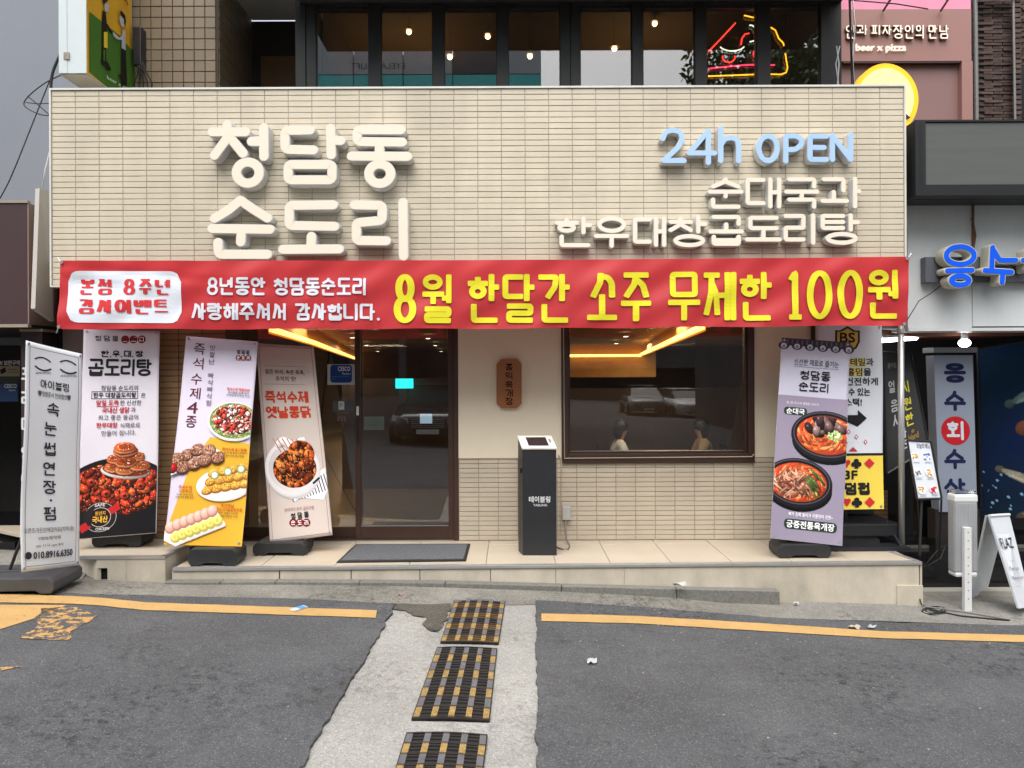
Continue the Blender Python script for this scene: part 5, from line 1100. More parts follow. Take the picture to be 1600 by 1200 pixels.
pier_x = X(1416, 7.0); bx('plinth', bl, rb, FRt.x+.02, 9, 7.35, 7.5, gz(4)-.3, -.03)
bx('plinth_step', bl, rb, FRt.x+.02, 9, 6.85, 7.349, gz(4)-.3, -.13); bx('step_edging', M('grey_step_edge', (92,90,86), .6), rb, FRt.x+.02, 9, 7.33, 7.349, -.128, -.10)
bx('plinth_edging', M('pale_kerb', (150,146,136), .8, var=.2), rb, FRt.x+.02, 9, 6.72, 6.848, gz(4)-.3, gz(4.2)+.03)
bx('black_panel', bl, rb, X(1423,7.6), X(1450,7.6), 7.5, 7.56, -.1, 1.0); bx('glass_panel', M('dark_reflective_glass', (14,15,18), .06), rb, X(1450,7.6), 9, 7.52, 7.55, -.1, .12)
# LED display box
ld = thing('led_display', 'large switched off LED display box above the white fascia at the right edge', 'display', (X(1560,6.4), 6.6, Z(312,6.5)))
bb = M('black_display_case', (26,27,30), .45, var=.1); LDp = 6.45
z0_, z1_ = Z(308,LDp), Z(190,LDp); x0_, x1_ = X(1432,LDp), X(1850,LDp)
bx('display_case', bb, ld, x0_, x1_, LDp+.03, 6.95, z0_+.0, z1_, bevel=.01)
f = MB(); f.box(x0_, X(1448,LDp), LDp, LDp+.03, z0_, z1_); f.box(X(1448,LDp), x1_, LDp, LDp+.03, Z(193,LDp), z1_); f.box(X(1448,LDp), x1_, LDp, LDp+.03, z0_, Z(292,LDp)); f.build('display_bezel', bb, ld)
def led_mat():
    m = bpy.data.materials.new('led_modules'); m.use_nodes = True; n = m.node_tree.nodes; l = m.node_tree.links; p = n['Principled BSDF']; p.inputs['Roughness'].default_value = .6
    tc = n.new('ShaderNodeTexCoord'); w = n.new('ShaderNodeTexWave'); w.bands_direction = 'Z'; w.inputs['Scale'].default_value = 55; w.inputs['Distortion'].default_value = 0; l.new(tc.outputs['Object'], w.inputs[0])
    no = n.new('ShaderNodeTexNoise'); no.inputs['Scale'].default_value = 2.2; no.inputs['Detail'].default_value = 5; mp = n.new('ShaderNodeMapping'); mp.inputs['Scale'].default_value = (.5,1,9); l.new(tc.outputs['Object'], mp.inputs[0]); l.new(mp.outputs[0], no.inputs[0])
    r = n.new('ShaderNodeValToRGB'); r.color_ramp.elements[0].color = (.062,.070,.064,1); r.color_ramp.elements[1].color = (.092,.098,.09,1); ad = n.new('ShaderNodeMath'); ad.operation = 'MULTIPLY_ADD'; ad.inputs[1].default_value = .25
    l.new(w.outputs['Fac'], ad.inputs[0]); l.new(no.outputs[0], ad.inputs[2]); l.new(ad.outputs[0], r.inputs[0]); l.new(r.outputs[0], p.inputs['Base Color']); return m
bx('led_panel', led_mat(), ld, X(1449,LDp), x1_, LDp+.012, LDp+.029, Z(291,LDp), Z(194,LDp))
for i in range(26): z = Z(198+3.7*i, LDp); bx('vent_slot', M('slot_black', (8,8,9), .6), ld, X(1437,LDp), X(1442.5,LDp), LDp-.0015, LDp+.002, z-.004, z+.004) if i < 26 else 0
bx('mount_rail', bb, ld, X(1420,6.7), X(1800,6.7), 6.6, 6.8, Z(305,6.5)-.03, Z(305,6.5)-.004)
# blue letters on a grey rail
bls = thing('blue_letter_sign', 'blue channel letters with white edges on a grey rail above the neighbouring entrance', 'sign', P(1520, 440, 6.7))
bx('grey_rail', M('grey_rail', (92,96,104), .5), bls, X(1445,6.78), 8.5, 6.76, 6.84, Z(444,6.78), Z(405,6.78))
blue = mat('blue_acrylic_face', lin((10,84,220)), .35, var=.03, emis=(.0,.15,.8), es=.04)
blt = [[crop(s, 1180, 380, 3.75) for s in g] for g in ([ringpx(1200,72,82,52), [(1125,162),(1270,158)], ringpx(1200,218,52,26)], [[(1390,25),(1385,140)], [(1395,40),(1430,100),(1525,100)], [(1345,160),(1500,170)], [(1450,165),(1445,228)]], [[(1600,150),(1600,50)], [(1570,100),(1640,100)]])]
for g in blt: raised('letter', g, 10.4, 6.62, .12, blue, bls, side_m=M('cream_letter_return', (200,196,180), .5), inset=.74)
# chrome pole at the corner of the board
po = thing('metal_pole', 'slim steel pole standing at the right end of the tiled step', 'pole', GZ(1409, 858))
b0 = GZ(1409, 857); MB().tube([b0, (b0.x, b0.y, Z(503, b0.y))], .026, 16).build('shaft', steel, po, smooth=True)
MB().tube([b0, b0+Vector((0,0,.012))], .045, 16).build('base_flange', steel, po)
MB().tube([(b0.x, b0.y, Z(517,b0.y)), (b0.x, b0.y, Z(523,b0.y))], .032, 16).build('collar', steel, po)
MB().tube([P(1413,507,6.6), P(1436,470,6.7), P(1455,458,6.75), P(1478,440,6.76)], .004, 6).build('tie_wire', rubber, po, smooth=True)
# lamps in the recess
tl = thing('tube_light', 'lit white tube light fixed under the recess ceiling behind the pole', 'light', P(1400, 532, 7.4)); MB().tube([P(1376,532,7.3), P(1431,528,7.9)], .022, 10).build('glowing_tube', glow('tube_glow', (1,1,1), 6), tl)
MB().tube([P(1376,528,7.32), P(1431,524.5,7.92)], .026, 6).build('tube_holder', white_al, tl)
bu = thing('ceiling_bulb', 'round lit bulb hanging from the recess ceiling over the shop name box', 'light', P(1507, 535, 7.5)); b_ = bmesh.new(); bmesh.ops.create_uvsphere(b_, u_segments=20, v_segments=12, radius=1)
for v in b_.verts: v.co = P(1507,536,7.5)+Vector((v.co.x*.055, v.co.y*.055, v.co.z*.042))
me = bpy.data.meshes.new('bulb'); b_.to_mesh(me); b_.free(); put('glowing_bulb', me, glow('bulb_glow', (1,1,1), 5), bu)
MB().tube([P(1507,530,7.5), P(1507,519,7.5)], .03, 12).build('bulb_socket', white_al, bu)
def poster(name, label, cat, cpx, ds, col, th, draw, frame_m=None, group=None):
    pn = Panel(cpx, ds); t = thing(name, label, cat, pn.at(.5, 1), group); c = [pn.at(u, v) for u, v in ((0,0),(1,0),(1,1),(0,1))]
    nu, nv = 8, 16; g0 = [pn.at(i/nu, j/nv, 0) for j in range(nv+1) for i in range(nu+1)]; g1 = [q-pn.n*th for q in g0]; L0 = len(g0)
    ff = [(j*(nu+1)+i, j*(nu+1)+i+1, (j+1)*(nu+1)+i+1, (j+1)*(nu+1)+i) for j in range(nv) for i in range(nu)]; ff += [tuple(L0+i for i in f[::-1]) for f in ff]
    rm = list(range(nu+1)) + [j*(nu+1)+nu for j in range(1, nv+1)] + [nv*(nu+1)+i for i in range(nu-1, -1, -1)] + [j*(nu+1) for j in range(nv-1, 0, -1)]
    ff += [(rm[k], rm[(k+1) % len(rm)], L0+rm[(k+1) % len(rm)], L0+rm[k]) for k in range(len(rm))]
    MB().add(g0+g1, ff).build('panel', mat('poster_%d_%d_%d' % col, lin(col), .45, var=.05), t)
    if frame_m:
        e = .02
        for a, b in ((0,1),(1,2),(2,3),(3,0)):
            MB().tube([c[a]+pn.n*.004, c[b]+pn.n*.004], .010, 4).build('frame_edge', frame_m, t)
    ink = Ink(pn.fn() if False else (lambda x, y, o: tuple(pn.at(x/pn.w, y/pn.h, o))), base=.0015); draw(ink, pn); ink.build('print', t); return t
def d_fish(ink, pn):
    w, h = pn.w, pn.h
    p = Pic(120, 330, 40); t = p.y/p.h; p.a[..., 0] = .05+.03*p.noise(30); p.a[..., 1] = .26-.10*t+.08*p.noise(40)-.03; p.a[..., 2] = .46-.16*t+.10*p.noise(40)-.04; p.a *= .62; p.m[:] = 1
    for x, y, rx, ry, a, c in ((70,75,42,10,-.5,(96,116,116)), (82,128,30,17,0,(150,92,70)), (58,205,42,9,.35,(116,112,96)), (84,270,34,19,.2,(96,84,66)), (40,330,40,20,0,(80,70,60))):
        rx, ry = rx*.8, ry*.8; p.ell(x-rx*1.05*math.cos(a), y-rx*1.05*math.sin(a), ry*.8, ry*.9, a+.8, tuple(v*.7 for v in c), .3); p.ell(x, y, rx, ry, a, c, .6, .1, .3); p.ell(x, y+ry*.4, rx*.8, ry*.4, a, tuple(min(255,v*1.35) for v in c), .3, 0, .2); p.ell(x+rx*.75*math.cos(a), y+rx*.75*math.sin(a)-2, 1.6, 1.6, 0, (10,10,10))
    for _ in range(60): x, y, r_ = p.r.rand()*118, 200+p.r.rand()*130, .6+p.r.rand()*1.8; p.ell(x, y, r_, r_, 0, (120,160,190))
    ink.pic(p.a, p.m, 0, 0, w, h)
poster('fish_tank_mural', 'deep blue mural of swimming fish on the wall at the right edge', 'poster', [(1527,545),(1680,520),(1690,905),(1535,860)], (7.75,7.3,7.3,7.75), (20,44,84), .02, d_fish, dark_metal)
def d_eung(ink, pn):
    nv = (26,32,66)
    for ch, a, b in (('응', 568, 599), ('수', 612, 644), ('수', 703, 735), ('산', 748, 780)): H(ink, pn, ch, 1475, a, 1509, b, nv, 5.6)
    x, y = pn.lo(1493, 675); ink.ell(x, y, 22.5, 22.5, (170,30,38), 0, 44); ink.hangul('회', x-14, y-15, x+14, y+15, (190,196,204), 4.4)
lb = poster('light_box_sign', 'unlit grey vertical light box with navy lettering and a red disc', 'sign', [(1459,555),(1520,555),(1527,800),(1468,800)], (7.2,7.2,7.2,7.2), (128,136,150), .14, d_eung)
bx('box_head', M('grey_box_cap', (120,124,126), .5), lb, X(1456,7.2), X(1524,7.2), 7.17, 7.36, Z(554,7.2), Z(546,7.2)); bx('box_frame', dark_metal, lb, X(1458,7.25), X(1527,7.25), 7.22, 7.36, -.5, Z(800,7.2))
def d_black(ink, pn):
    gr, ye = (176,176,178), (200,190,60)
    T(ink, pn, '올타임', 1386, 560, 1403, 568, (140,140,140), .2)
    for ch, x, y in (('얼', 1393, 588), ('음', 1397, 613), ('시', 1401, 635)): H(ink, pn, ch, x-5, y-9, x+7, y+9, gr, 2.0)
    for ch, x, y in (('시', 1415, 590), ('원', 1418, 613), ('한', 1421, 637)): H(ink, pn, ch, x-6, y-10, x+7, y+10, ye, 2.3)
    H(ink, pn, '사', 1408, 650, 1418, 667, gr, 2.2); H(ink, pn, '즈', 1409, 675, 1421, 690, gr, 2.2)
    T(ink, pn, 'bland', 1421, 663, 1436, 673, (150,120,60), .4); x, y = pn.lo(1427, 658); ink.ell(x, y, 2.5, 3, (120,96,50))
poster('black_menu_banner', 'black hanging banner with yellow and grey handwritten style lettering behind the pole', 'banner', [(1379,550),(1423,553),(1452,700),(1386,740)], (7.3,7.3,7.1,7.1), (26,26,28), .006, d_black, dark_metal)
# black stair/ramp riser behind the yellow poster
st = thing('black_stair', 'black metal entrance steps beside the club banner', 'stairs', (X(1360,6.9), 6.95, 0)); sm = M('black_stair_metal', (30,31,34), .4, var=.2)
e0, e1, e2 = GZ(1300,860), GZ(1407,860), GZ(1407,848)
bx('tread', sm, st, X(1290,6.9), X(1398,6.9), 6.80, 7.5, .10, .21, bevel=.01); bx('tread', sm, st, X(1290,6.9), X(1390,6.9), 7.2, 8.2, .22, .36, bevel=.01); bx('base_tray', sm, st, X(1285,6.8), X(1409,6.8), 6.66, 7.3, .002, .035, bevel=.004)
MB().tube([P(1385,815,6.9), P(1409,855,6.72)], .012, 6).build('side_rail', sm, st)
bx('back_panel', M('stair_back', (24,24,26), .6), st, X(1268,8.4), X(1420,8.4), 8.4, 8.5, 0, 2.4)
tiles(st, pt, X(1300,8.3), X(1392,8.3), Z(835,8.3), Z(770,8.3), 4, 10, 8.38, .006, name='stair_wall_tile')
bx('doorway_post', brown_metal, bd, X(1267,WD), X(1273,WD), WD-.02, WD+.1, 0, 2.3)
bx('inner_cream_wall', cream_paint, bd, X(1274,7.5), X(1300,7.5), 7.5, 7.6, 0, 2.6)
# slim menu easel
def d_menu(ink, pn):
    T(ink, pn, '오늘의 메뉴', 1432, 693, 1453, 701, (70,70,80), .2); rr = random.Random(3)
    cols = [(190,150,90),(90,110,150),(120,110,100),(200,160,90),(214,150,60),(190,50,60)]
    for k, (x, y) in enumerate(((1430,713),(1448,713),(1434,738),(1452,738),(1440,765),(1458,764))):
        a, b = pn.lo(x, y); ink.ell(a, b, 6.5, 7, (220,222,226))
        for _ in range(9): c = cols[k]; ink.ell(a+rr.uniform(-4,4), b+rr.uniform(-4.5,4.5), rr.uniform(1,2.6), rr.uniform(1,2), tuple(min(255, max(0, v+rr.randint(-40,40))) for v in c), rr.random()*3, 10)
        ink.rect(a-5, b+9, a+5, b+10, (150,150,156))
me_ = poster('menu_easel', 'small white picture menu on a black easel at the right of the step', 'menu board', [(1417,688),(1454,690),(1471,779),(1433,780)], (6.75,6.78,6.70,6.66), (206,210,216), .012, d_menu, dark_metal)
for a, b in (((1434,781),(1437,868)), ((1471,781),(1468,862))):
    p, q = P(*a, 6.70), P(*b, 6.95); MB().tube([p, Vector((q.x, q.y, -.13))], .008, 6).build('easel_leg', dark_metal, me_)
MB().tube([P(1440,780,6.70), P(1437,868,6.62)], .010, 6).build('easel_leg', dark_metal, me_)
# portable vertical light box on a post
vb = thing('post_light_box', 'narrow grey plastic light box on a perforated post on the right pavement', 'light box', G(1507, 953))
gp = M('ribbed_grey_plastic', (150,152,154), .4); wp_ = M('white_plastic_cap', (206,208,208), .35); pd = G(1507,953).y
bz_, tz_ = Z(905,pd), Z(775,pd); xa, xb = X(1491,pd), X(1527,pd)
bx('box_body', gp, vb, xa, xb, pd, pd+.11, bz_+.03, tz_-.055, bevel=.02)
for i in range(9): x = xa+.012+(xb-xa-.024)*i/8; bx('rib', gp, vb, x-.004, x+.004, pd-.003, pd+.01, bz_+.05, tz_-.08)
bx('top_cap', wp_, vb, xa-.002, xb+.002, pd-.004, pd+.115, tz_-.07, tz_-.005, bevel=.016); bx('bottom_cap', wp_, vb, xa+.004, xb-.004, pd-.003, pd+.113, bz_-.0, bz_+.04, bevel=.016)
bx('clear_lid', glass_mat('clear_plastic', (.8,.82,.86), .2), vb, xa+.01, xb-.006, pd+.01, pd+.10, tz_-.004, tz_+.028, bevel=.004)
bx('post', white_al, vb, X(1501,pd), X(1512,pd), pd-.045, pd-.005, gz(G(1507,953).x), Z(826,pd), bevel=.002)
for i in range(9): z = Z(835+i*13, pd-.045); MB().tube([(X(1506.5,pd), pd-.0465, z), (X(1506.5,pd), pd-.044, z)], .0045, 8).build('post_hole', M('slot_black', (8,8,9)), vb)
# A-frame board
def apt(x, y, d): return P(x, y, d)
af = thing('a_frame_board', 'white folding A frame board standing at the right edge of the pavement', 'a frame sign', G(1560, 948)); aw = M('white_board_paint', (206,210,214), .4, var=.04)
ap0, ap1 = P(1546,806,6.25), P(1577,804,6.4)
fr = [ap0, ap1, P(1613,948,6.3), P(1592,951,6.05)]; bk = [ap0+Vector((-.004,.02,0)), ap1+Vector((-.004,.02,0)), P(1541,929,6.85), P(1515,938,6.62)]
fpn = Panel([(1546,806),(1577,804),(1617,948),(1592,951)], (6.25,6.4,6.3,6.05)); 
MB().hexa(fr, [q+Vector((-.006,.018,0)) for q in fr]).build('front_board', aw, af); MB().hexa(bk, [q+Vector((-.016,.006,0)) for q in bk]).build('rear_board', aw, af)
MB().tube([ap0, ap1], .012, 8).build('hinge', white_al, af)
ink = Ink(lambda x, y, o: tuple(fr[0].lerp(fr[1], x).lerp(fr[3].lerp(fr[2], x), y)+(fr[1]-fr[0]).cross(fr[3]-fr[0]).normalized()*(-o if (fr[1]-fr[0]).cross(fr[3]-fr[0]).y > 0 else o)), base=.002)
ink.text('FLAZ', .12, .25, .78, .36, (60,60,70), .006); ink.text('Terrace', .2, .56, .75, .60, (120,120,130)); ink.text('Partyroom', .2, .66, .9, .71, (120,120,130)); ink.rect(.35,.50,.6,.503,(120,120,130)); ink.rect(.3,.77,.6,.773,(120,120,130)); ink.build('printed_lettering', af)
cb = thing('power_cable', 'loose black cable coiled on the pavement at the end of the step', 'cable', G(1460, 960)); cp = []
for k in range(60): t_ = k/59; a = t_*math.pi*5; x = 1452+14*math.cos(a)+14*t_; y = 955+5*math.sin(a)-3*t_; cp.append(G(x, y, .012+.01*math.sin(a*2)))
MB().tube([P(1420,880,6.7)] + [G(1440,945,.03)] + cp + [G(1500,962,.012), G(1550,967,.012), G(1577,969,.012)], .006, 6).build('coiled_cord', rubber, cb, smooth=True)
MB().tube([G(1440,947,.03), G(1500,955,.012), G(1578,968,.012)], .006, 6).build('flat_bar', M('dull_bar', (110,106,100), .6), cb)
MB().tube([P(1448,880,6.8), P(1463,862,6.9), P(1478,850,6.95), P(1470,872,6.85), P(1450,884,6.8)], .005, 6).build('hanging_cord', rubber, cb, smooth=True)

# ------------------------------------------------------------------ upper floor: folding windows, tiled wall, recess
uf = thing('upper_storey', 'dark framed folding windows of the bar above the tiled sign board', 'building', (0, 7.4, 4)); UD = 7.4
ub, ut = 3.95, 5.10; bx('dark_lintel', dark_metal, uf, X(465,UD), X(1316,UD), UD-.02, UD+.15, Z(8,UD), 5.6)
bx('eave_soffit', M('dark_eave', (30,26,24), .8), uf, X(472,UD), X(1316,UD), UD-1.05, UD-.03, 5.12, 5.2)
bx('window_sill', dark_metal, uf, X(465,UD), X(1316,UD), UD-.02, UD+.15, ub-.2, ub)
posts = [(465,497),(578,598),(678,697),(778,797),(877,909),(989,1007),(1087,1106),(1184,1205),(1283,1316)]
for a, b in posts:
    n = 2 if b-a > 24 else 1
    for k in range(n):
        x0, x1 = X(a,UD)+(X(b,UD)-X(a,UD))*k/n+.001, X(a,UD)+(X(b,UD)-X(a,UD))*(k+1)/n-.001; bx('window_post', dark_metal, uf, x0, x1, UD-.03+.012*k, UD+.08, ub, Z(8,UD), bevel=.004)
    bx('gasket', M('gasket_black', (14,13,13), .5), uf, X(a,UD)-.004, X(b,UD)+.004, UD-.005, UD+.03, ub, Z(10,UD))
for (a, b), (c, d) in zip(posts, posts[1:]): bx('pane', glass_up, uf, X(b,UD)+.004, X(c,UD)-.004, UD+.01, UD+.018, ub, Z(14,UD)); bx('pane_stop', dark_metal, uf, X(b,UD)+.004, X(c,UD)-.004, UD-.0, UD+.035, Z(14,UD), Z(8,UD)-.001)
# bar room behind
bx('room_ceiling', M('bar_ceiling', (92,72,44), .8, var=.15), uf, X(465,UD), X(1316,UD), UD+.2, 12.0, 5.75, 5.85); bx('room_back_wall', M('bar_wall', (80,62,40), .8, var=.2, vs=1.2), uf, X(430,UD)-1, X(1316,UD)+1, 12.0, 12.1, 3.7, 5.85)
bx('room_floor', brn, uf, X(465,UD), X(1316,UD), UD+.2, 12, 3.7, 3.75)
bx('room_side', brn, uf, X(1316,UD)-.02, X(1316,UD)+.05, UD+.15, 12, 3.7, 5.85); bx('room_side', brn, uf, X(465,UD)-.05, X(465,UD)+.0, UD+.15, 12, 3.7, 5.85)
bx('room_beam', M('bar_beam', (100,80,50), .8), uf, X(500,10), X(1200,10), 10.0, 10.2, Z(36,10), Z(26,10))
lampg = glow('warm_lamp_glow', (1, .75, .42), 9); shd = M('brass_shade', (120,84,40), .35, .8)
for k, (x, y, d) in enumerate([(639,50,9),(762,57,9),(703,89,8.9),(828,88,8.9),(960,76,9),(1023,37,9)]):
    w_ = ['left of the row of folding windows', 'in the third window, upper one', 'low at the edge of the second post', 'low in the fourth window', 'in the fifth window', 'high in the sixth window'][k]
    t = thing('pendant_lamp', 'lit bare pendant lamp ' + w_, 'lamp', P(x, y, d), 'pendant lamps in the upstairs bar'); c = P(x, y, d)
    b_ = bmesh.new(); bmesh.ops.create_uvsphere(b_, u_segments=12, v_segments=8, radius=.030)
    for v in b_.verts: v.co += c
    me = bpy.data.meshes.new('bulb'); b_.to_mesh(me); b_.free(); put('bulb', me, lampg, t)
    MB().tube([c+Vector((0,0,.015)), c+Vector((0,0,.05))], [.062,.02], 16).build('lamp_shade', shd, t); MB().tube([c+Vector((0,0,.05)), (c.x, c.y, 5.75)], .0022, 5).build('lamp_cord', rubber, t)
for x_ in (-1.2, 1.6):
    al = bpy.data.lights.new('bar_fill', 'AREA'); al.energy = 3.5; al.size = 1.0; al.color = (1, .7, .38); ao = link(bpy.data.objects.new('bar_fill', al)); ao.location = (x_, 9.6, 5.0); ao.rotation_euler = (math.pi, 0, 0)  # upward area lights added to fill the bar, as the pendants light it little
# neon pizza
nz = thing('neon_pizza_sign', 'neon outline of a smiling pizza slice in red, white and yellow inside the window', 'neon sign', P(1165, 118, 7.62)); ND = 7.62
ng = {'r': glow('red_neon', (1, .04, .03), 2.6), 'p': glow('pink_neon', (1, .03, .12), 2.4), 'y': glow('yellow_neon', (1, .42, .02), 2.4), 'w': glow('white_neon', (.75, .95, .8), 1.4)}
def neon(col, pts, r_=.0065):
    q = [(800+x/3, y/3) for x, y in pts]; MB().tube([P(x, y, ND) for x, y in q], r_, 8).build('neon_tube', ng[col], nz, smooth=True)
def arc(cx, cy, rx, ry, a0, a1, n=12): return [(cx+rx*math.cos(R(a0+(a1-a0)*i/n)), cy+ry*math.sin(R(a0+(a1-a0)*i/n))) for i in range(n+1)]
neon('r', [(920,243),(985,175),(1048,107)]); neon('y', [(1088,72),(1140,84),(1165,90)]); neon('y', [(1213,128),(1235,142),(1250,180),(1272,202),(1274,215)]); neon('y', [(1281,250),(1292,318),(1285,340),(1260,349),(1180,347),(1060,352),(920,357)])
neon('p', [(920,322),(1000,313),(1100,304),(1170,303),(1232,305)]); neon('w', arc(1118,160,28,42,-100,0)); neon('w', arc(1032,205,62,34,25,155)); neon('w', [(1115,196),(1135,191),(1156,192)])
neon('r', [(1112,156),(1092,160),(1078,180),(1074,210)]); neon('r', arc(1016,268,29,24,-15,195)); neon('r', arc(1158,252,26,26,100,270))
bx('neon_backing', glass_mat('clear_acrylic_plate', (.9,.9,.9), .03), nz, X(1104,ND), X(1235,ND), ND+.03, ND+.036, Z(126,ND), Z(20,ND))
# square tiled wall and recess left of the windows
tw = M('tan_square_tile', (118,104,84), .4, var=.08, vs=4, var2=.05); x0, x1 = X(205,UD), X(340,UD)
bx('tiled_wall_backing', M('dark_square_grout', (70,60,48), .9), uf, x0, x1, UD, UD+.2, 3.9, 5.4); tiles(uf, tw, x0, x1, Z(144,UD), Z(144,UD)+.1045*13, 8, 13, UD-.002, .007, name='square_tile')
yb_ = 8.35; sb = MB(); sb.box(x1, x1+.02, UD+.0, yb_, 3.9, 5.4); sb.build('tiled_return_backing', M('dark_square_grout', (70,60,48)), uf)
for i in range(9):
    for j in range(12): bx('square_tile', tw, uf, x1+.02, x1+.027, UD+.01+.104*i, UD+.107+.104*i, Z(144,UD)+.1045*j+.004, Z(144,UD)+.1045*(j+1)-.004)
bx('recess_back', M('recess_dark', (36,30,28), .7), uf, x1, X(470,UD), yb_, yb_+.05, 3.9, 5.4); bx('recess_door', M('tan_recess_door', (96,66,30), .5), uf, X(411,yb_), X(470,yb_), yb_-.03, yb_-.001, 3.9, Z(88,yb_))
bx('recess_ceiling', M('grey_recess_ceiling', (150,148,144), .8), uf, x1+.03, X(470,UD), UD-1.0, yb_, Z(30,yb_), Z(30,yb_)+.05)
jb = thing('meter_box', 'dark tangled junction box on the square tiles behind the projecting sign', 'box', P(216, 70, 7.35)); bx('box_case', dark_metal, jb, X(211,7.3), X(224,7.3), 7.28, 7.39, Z(100,7.3), Z(40,7.3), bevel=.01)
for k in range(5): MB().tube([P(214+k*2, 95, 7.3), P(216+k*3, 112, 7.27), P(210+k*7, 130, 7.32), P(212+k*6, 145, 7.34)], .005, 5).build('loose_wire', rubber, jb, smooth=True)
# projecting sign box
ps = thing('projecting_sign', 'white projecting sign box with yellow and green side print at the upper left', 'sign', (-3.73, 6.6, 4.2)); D1, D2 = 6.55, 7.34; sx1 = X(137, D1); sx0 = X(94, D1); szb = Z(111, D1)
pw_ = M('pale_sign_metal', (196,204,204), .4, var=.04)
for k in range(3): a, b = sx0+(sx1-sx0)*(0, .3, .68)[k], sx0+(sx1-sx0)*(.297, .677, 1)[k]; bx('case_section', pw_, ps, a, b, D1+(.004 if k == 1 else 0), D2, szb, 5.7)
bx('bottom_tray', M('beige_tray', (160,152,132), .6, var=.15), ps, sx0+.004, sx1-.004, D1+.012, D2-.01, szb-.012, szb-.001)
def side(x, y, o):
    r = ray(x, y); t = (sx1+.0)/r.x; q = O + r*t; return (q.x+o, q.y, q.z)
bx('print_panel', M('side_panel_yellow', (200,150,20), .4), ps, sx1, sx1+.003, D1+.01, D2-.01, szb+.004, 5.7)
ink = Ink(side, base=.006, step=.0002); c6 = lambda *p: [(60+x/8, y/8) for x, y in p]
ink.shape(c6((628,145),(780,268),(1000,440),(1196,668),(1196,1290),(860,1100),(628,895)), (62,100,36))
K, Wt, Ye = (30,26,24), (170,166,168), (206,176,40)
ink.shape(c6((790,130),(830,150),(845,300),(840,420),(835,620),(838,770),(770,790),(775,560),(778,300)), K); ink.shape(c6((805,400),(850,400),(850,605),(805,590)), Ye); ink.shape(c6((835,300),(850,300),(910,405),(900,430),(850,370)), K)
ink.shape(c6((805,40),(858,48),(868,100),(850,150),(815,140),(806,90)), Wt); ink.shape(c6((780,-20),(850,-20),(850,10),(812,40),(808,62),(788,40)), K); ink.shape(c6((790,620),(815,625),(810,760),(790,760)), (62,100,36))
ink.shape(c6((765,770),(840,770),(880,850),(888,884),(868,880),(850,850),(848,884),(825,860),(805,828),(765,810)), K)
ink.shape(c6((905,400),(935,420),(985,470),(1020,450),(1030,370),(1064,380),(1066,630),(1015,600),(1018,500),(960,490),(915,450)), Wt); ink.shape(c6((1012,600),(1066,632),(1082,1050),(1072,1180),(1020,1120),(1012,800)), K)
ink.shape(c6((990,190),(1040,215),(1050,300),(1030,345),(1000,310),(985,230)), Wt); ink.shape(c6((990,140),(1010,135),(1055,190),(1066,260),(1055,330),(1040,290),(1040,240),(995,190)), K); ink.shape(c6((970,935),(1010,925),(1014,1000),(1000,1010)), K)
ink.shape(c6((1030,0),(1070,-10),(1092,60),(1075,75),(1068,30)), (130,80,20)); v, f_, bb_ = glyphs('beer x pizza')
ink.poly([((60+(820+(p[0]-bb_[0])/(bb_[2]-bb_[0])*330)/8), (1000-(p[1]-bb_[1])*62/(bb_[3]-bb_[1])+(p[0]-bb_[0])/(bb_[2]-bb_[0])*190)/8) for p in v], f_, (190,200,190)); ink.build('side_print', ps)
bx('hinge', M('hinge_dotted', (150,142,128), .5, .5, var=.5, vs=80), ps, X(102,D1), X(111,D1), D1-.006, D1-.0005, Z(90,D1), Z(79,D1))

# ------------------------------------------------------------------ upper right: brown beer hall front, egg sign, brick house
bh = thing('brown_bar_front', 'flat reddish brown facade with raised white lettering above the LED display', 'building', (X(1420,7.9), 7.9, 4)); HD = 7.9; brp = M('reddish_brown_panel', (150,112,104), .45, var=.05)
bx('facade_panel', brp, bh, X(1317,HD), X(1520,HD), HD, HD+.1, Z(98,HD), Z(17,HD)); bx('facade_panel', brp, bh, X(1505,HD), X(1522,HD), HD, HD+.1, Z(330,HD), Z(98,HD)-.001)
bx('facade_panel', M('recessed_brown_panel', (134,104,100), .4, var=.05), bh, X(1317,HD), X(1505,HD), HD+.07, HD+.12, Z(330,HD), Z(98,HD)); bx('recess_edge', M('dark_brown_edge', (70,50,46), .5), bh, X(1320,HD), X(1503,HD), HD+.005, HD+.069, Z(100.5,HD), Z(98,HD)-.001)
bx('pink_band', M('pink_canopy_sheet', (226,140,166), .5, var=.12), bh, X(1317,HD), X(1522,HD), HD+.03, HD+.1, Z(17,HD)+.01, 6)
for x in (1380, 1470): MB().tube([P(x, 17, HD-.02), P(x+16, -8, HD-.5)], .012, 6).build('canopy_strut', dark_metal, bh)
ht = thing('raised_lettering', 'raised cream handwriting style lettering on the brown facade', 'sign', P(1410, 60, HD))
crm = M('cream_metal_letter', (236,222,204), .5, emis=(1,.9,.78), es=.10)  # faint emission added to brighten the metal letters against the brown panel
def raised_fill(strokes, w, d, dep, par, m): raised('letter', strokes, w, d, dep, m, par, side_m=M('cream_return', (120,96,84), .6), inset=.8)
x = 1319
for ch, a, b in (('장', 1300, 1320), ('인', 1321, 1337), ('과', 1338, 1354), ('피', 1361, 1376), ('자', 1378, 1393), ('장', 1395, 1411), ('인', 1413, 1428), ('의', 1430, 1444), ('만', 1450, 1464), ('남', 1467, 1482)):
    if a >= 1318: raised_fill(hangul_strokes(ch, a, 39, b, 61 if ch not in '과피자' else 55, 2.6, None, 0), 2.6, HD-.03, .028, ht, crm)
lt_ = thing('raised_lettering', 'small raised cream latin lettering below the larger handwriting on the facade', 'sign', P(1377, 75, HD)); v, f_, bb_ = glyphs('beer x pizza')
vs = []; fs = []
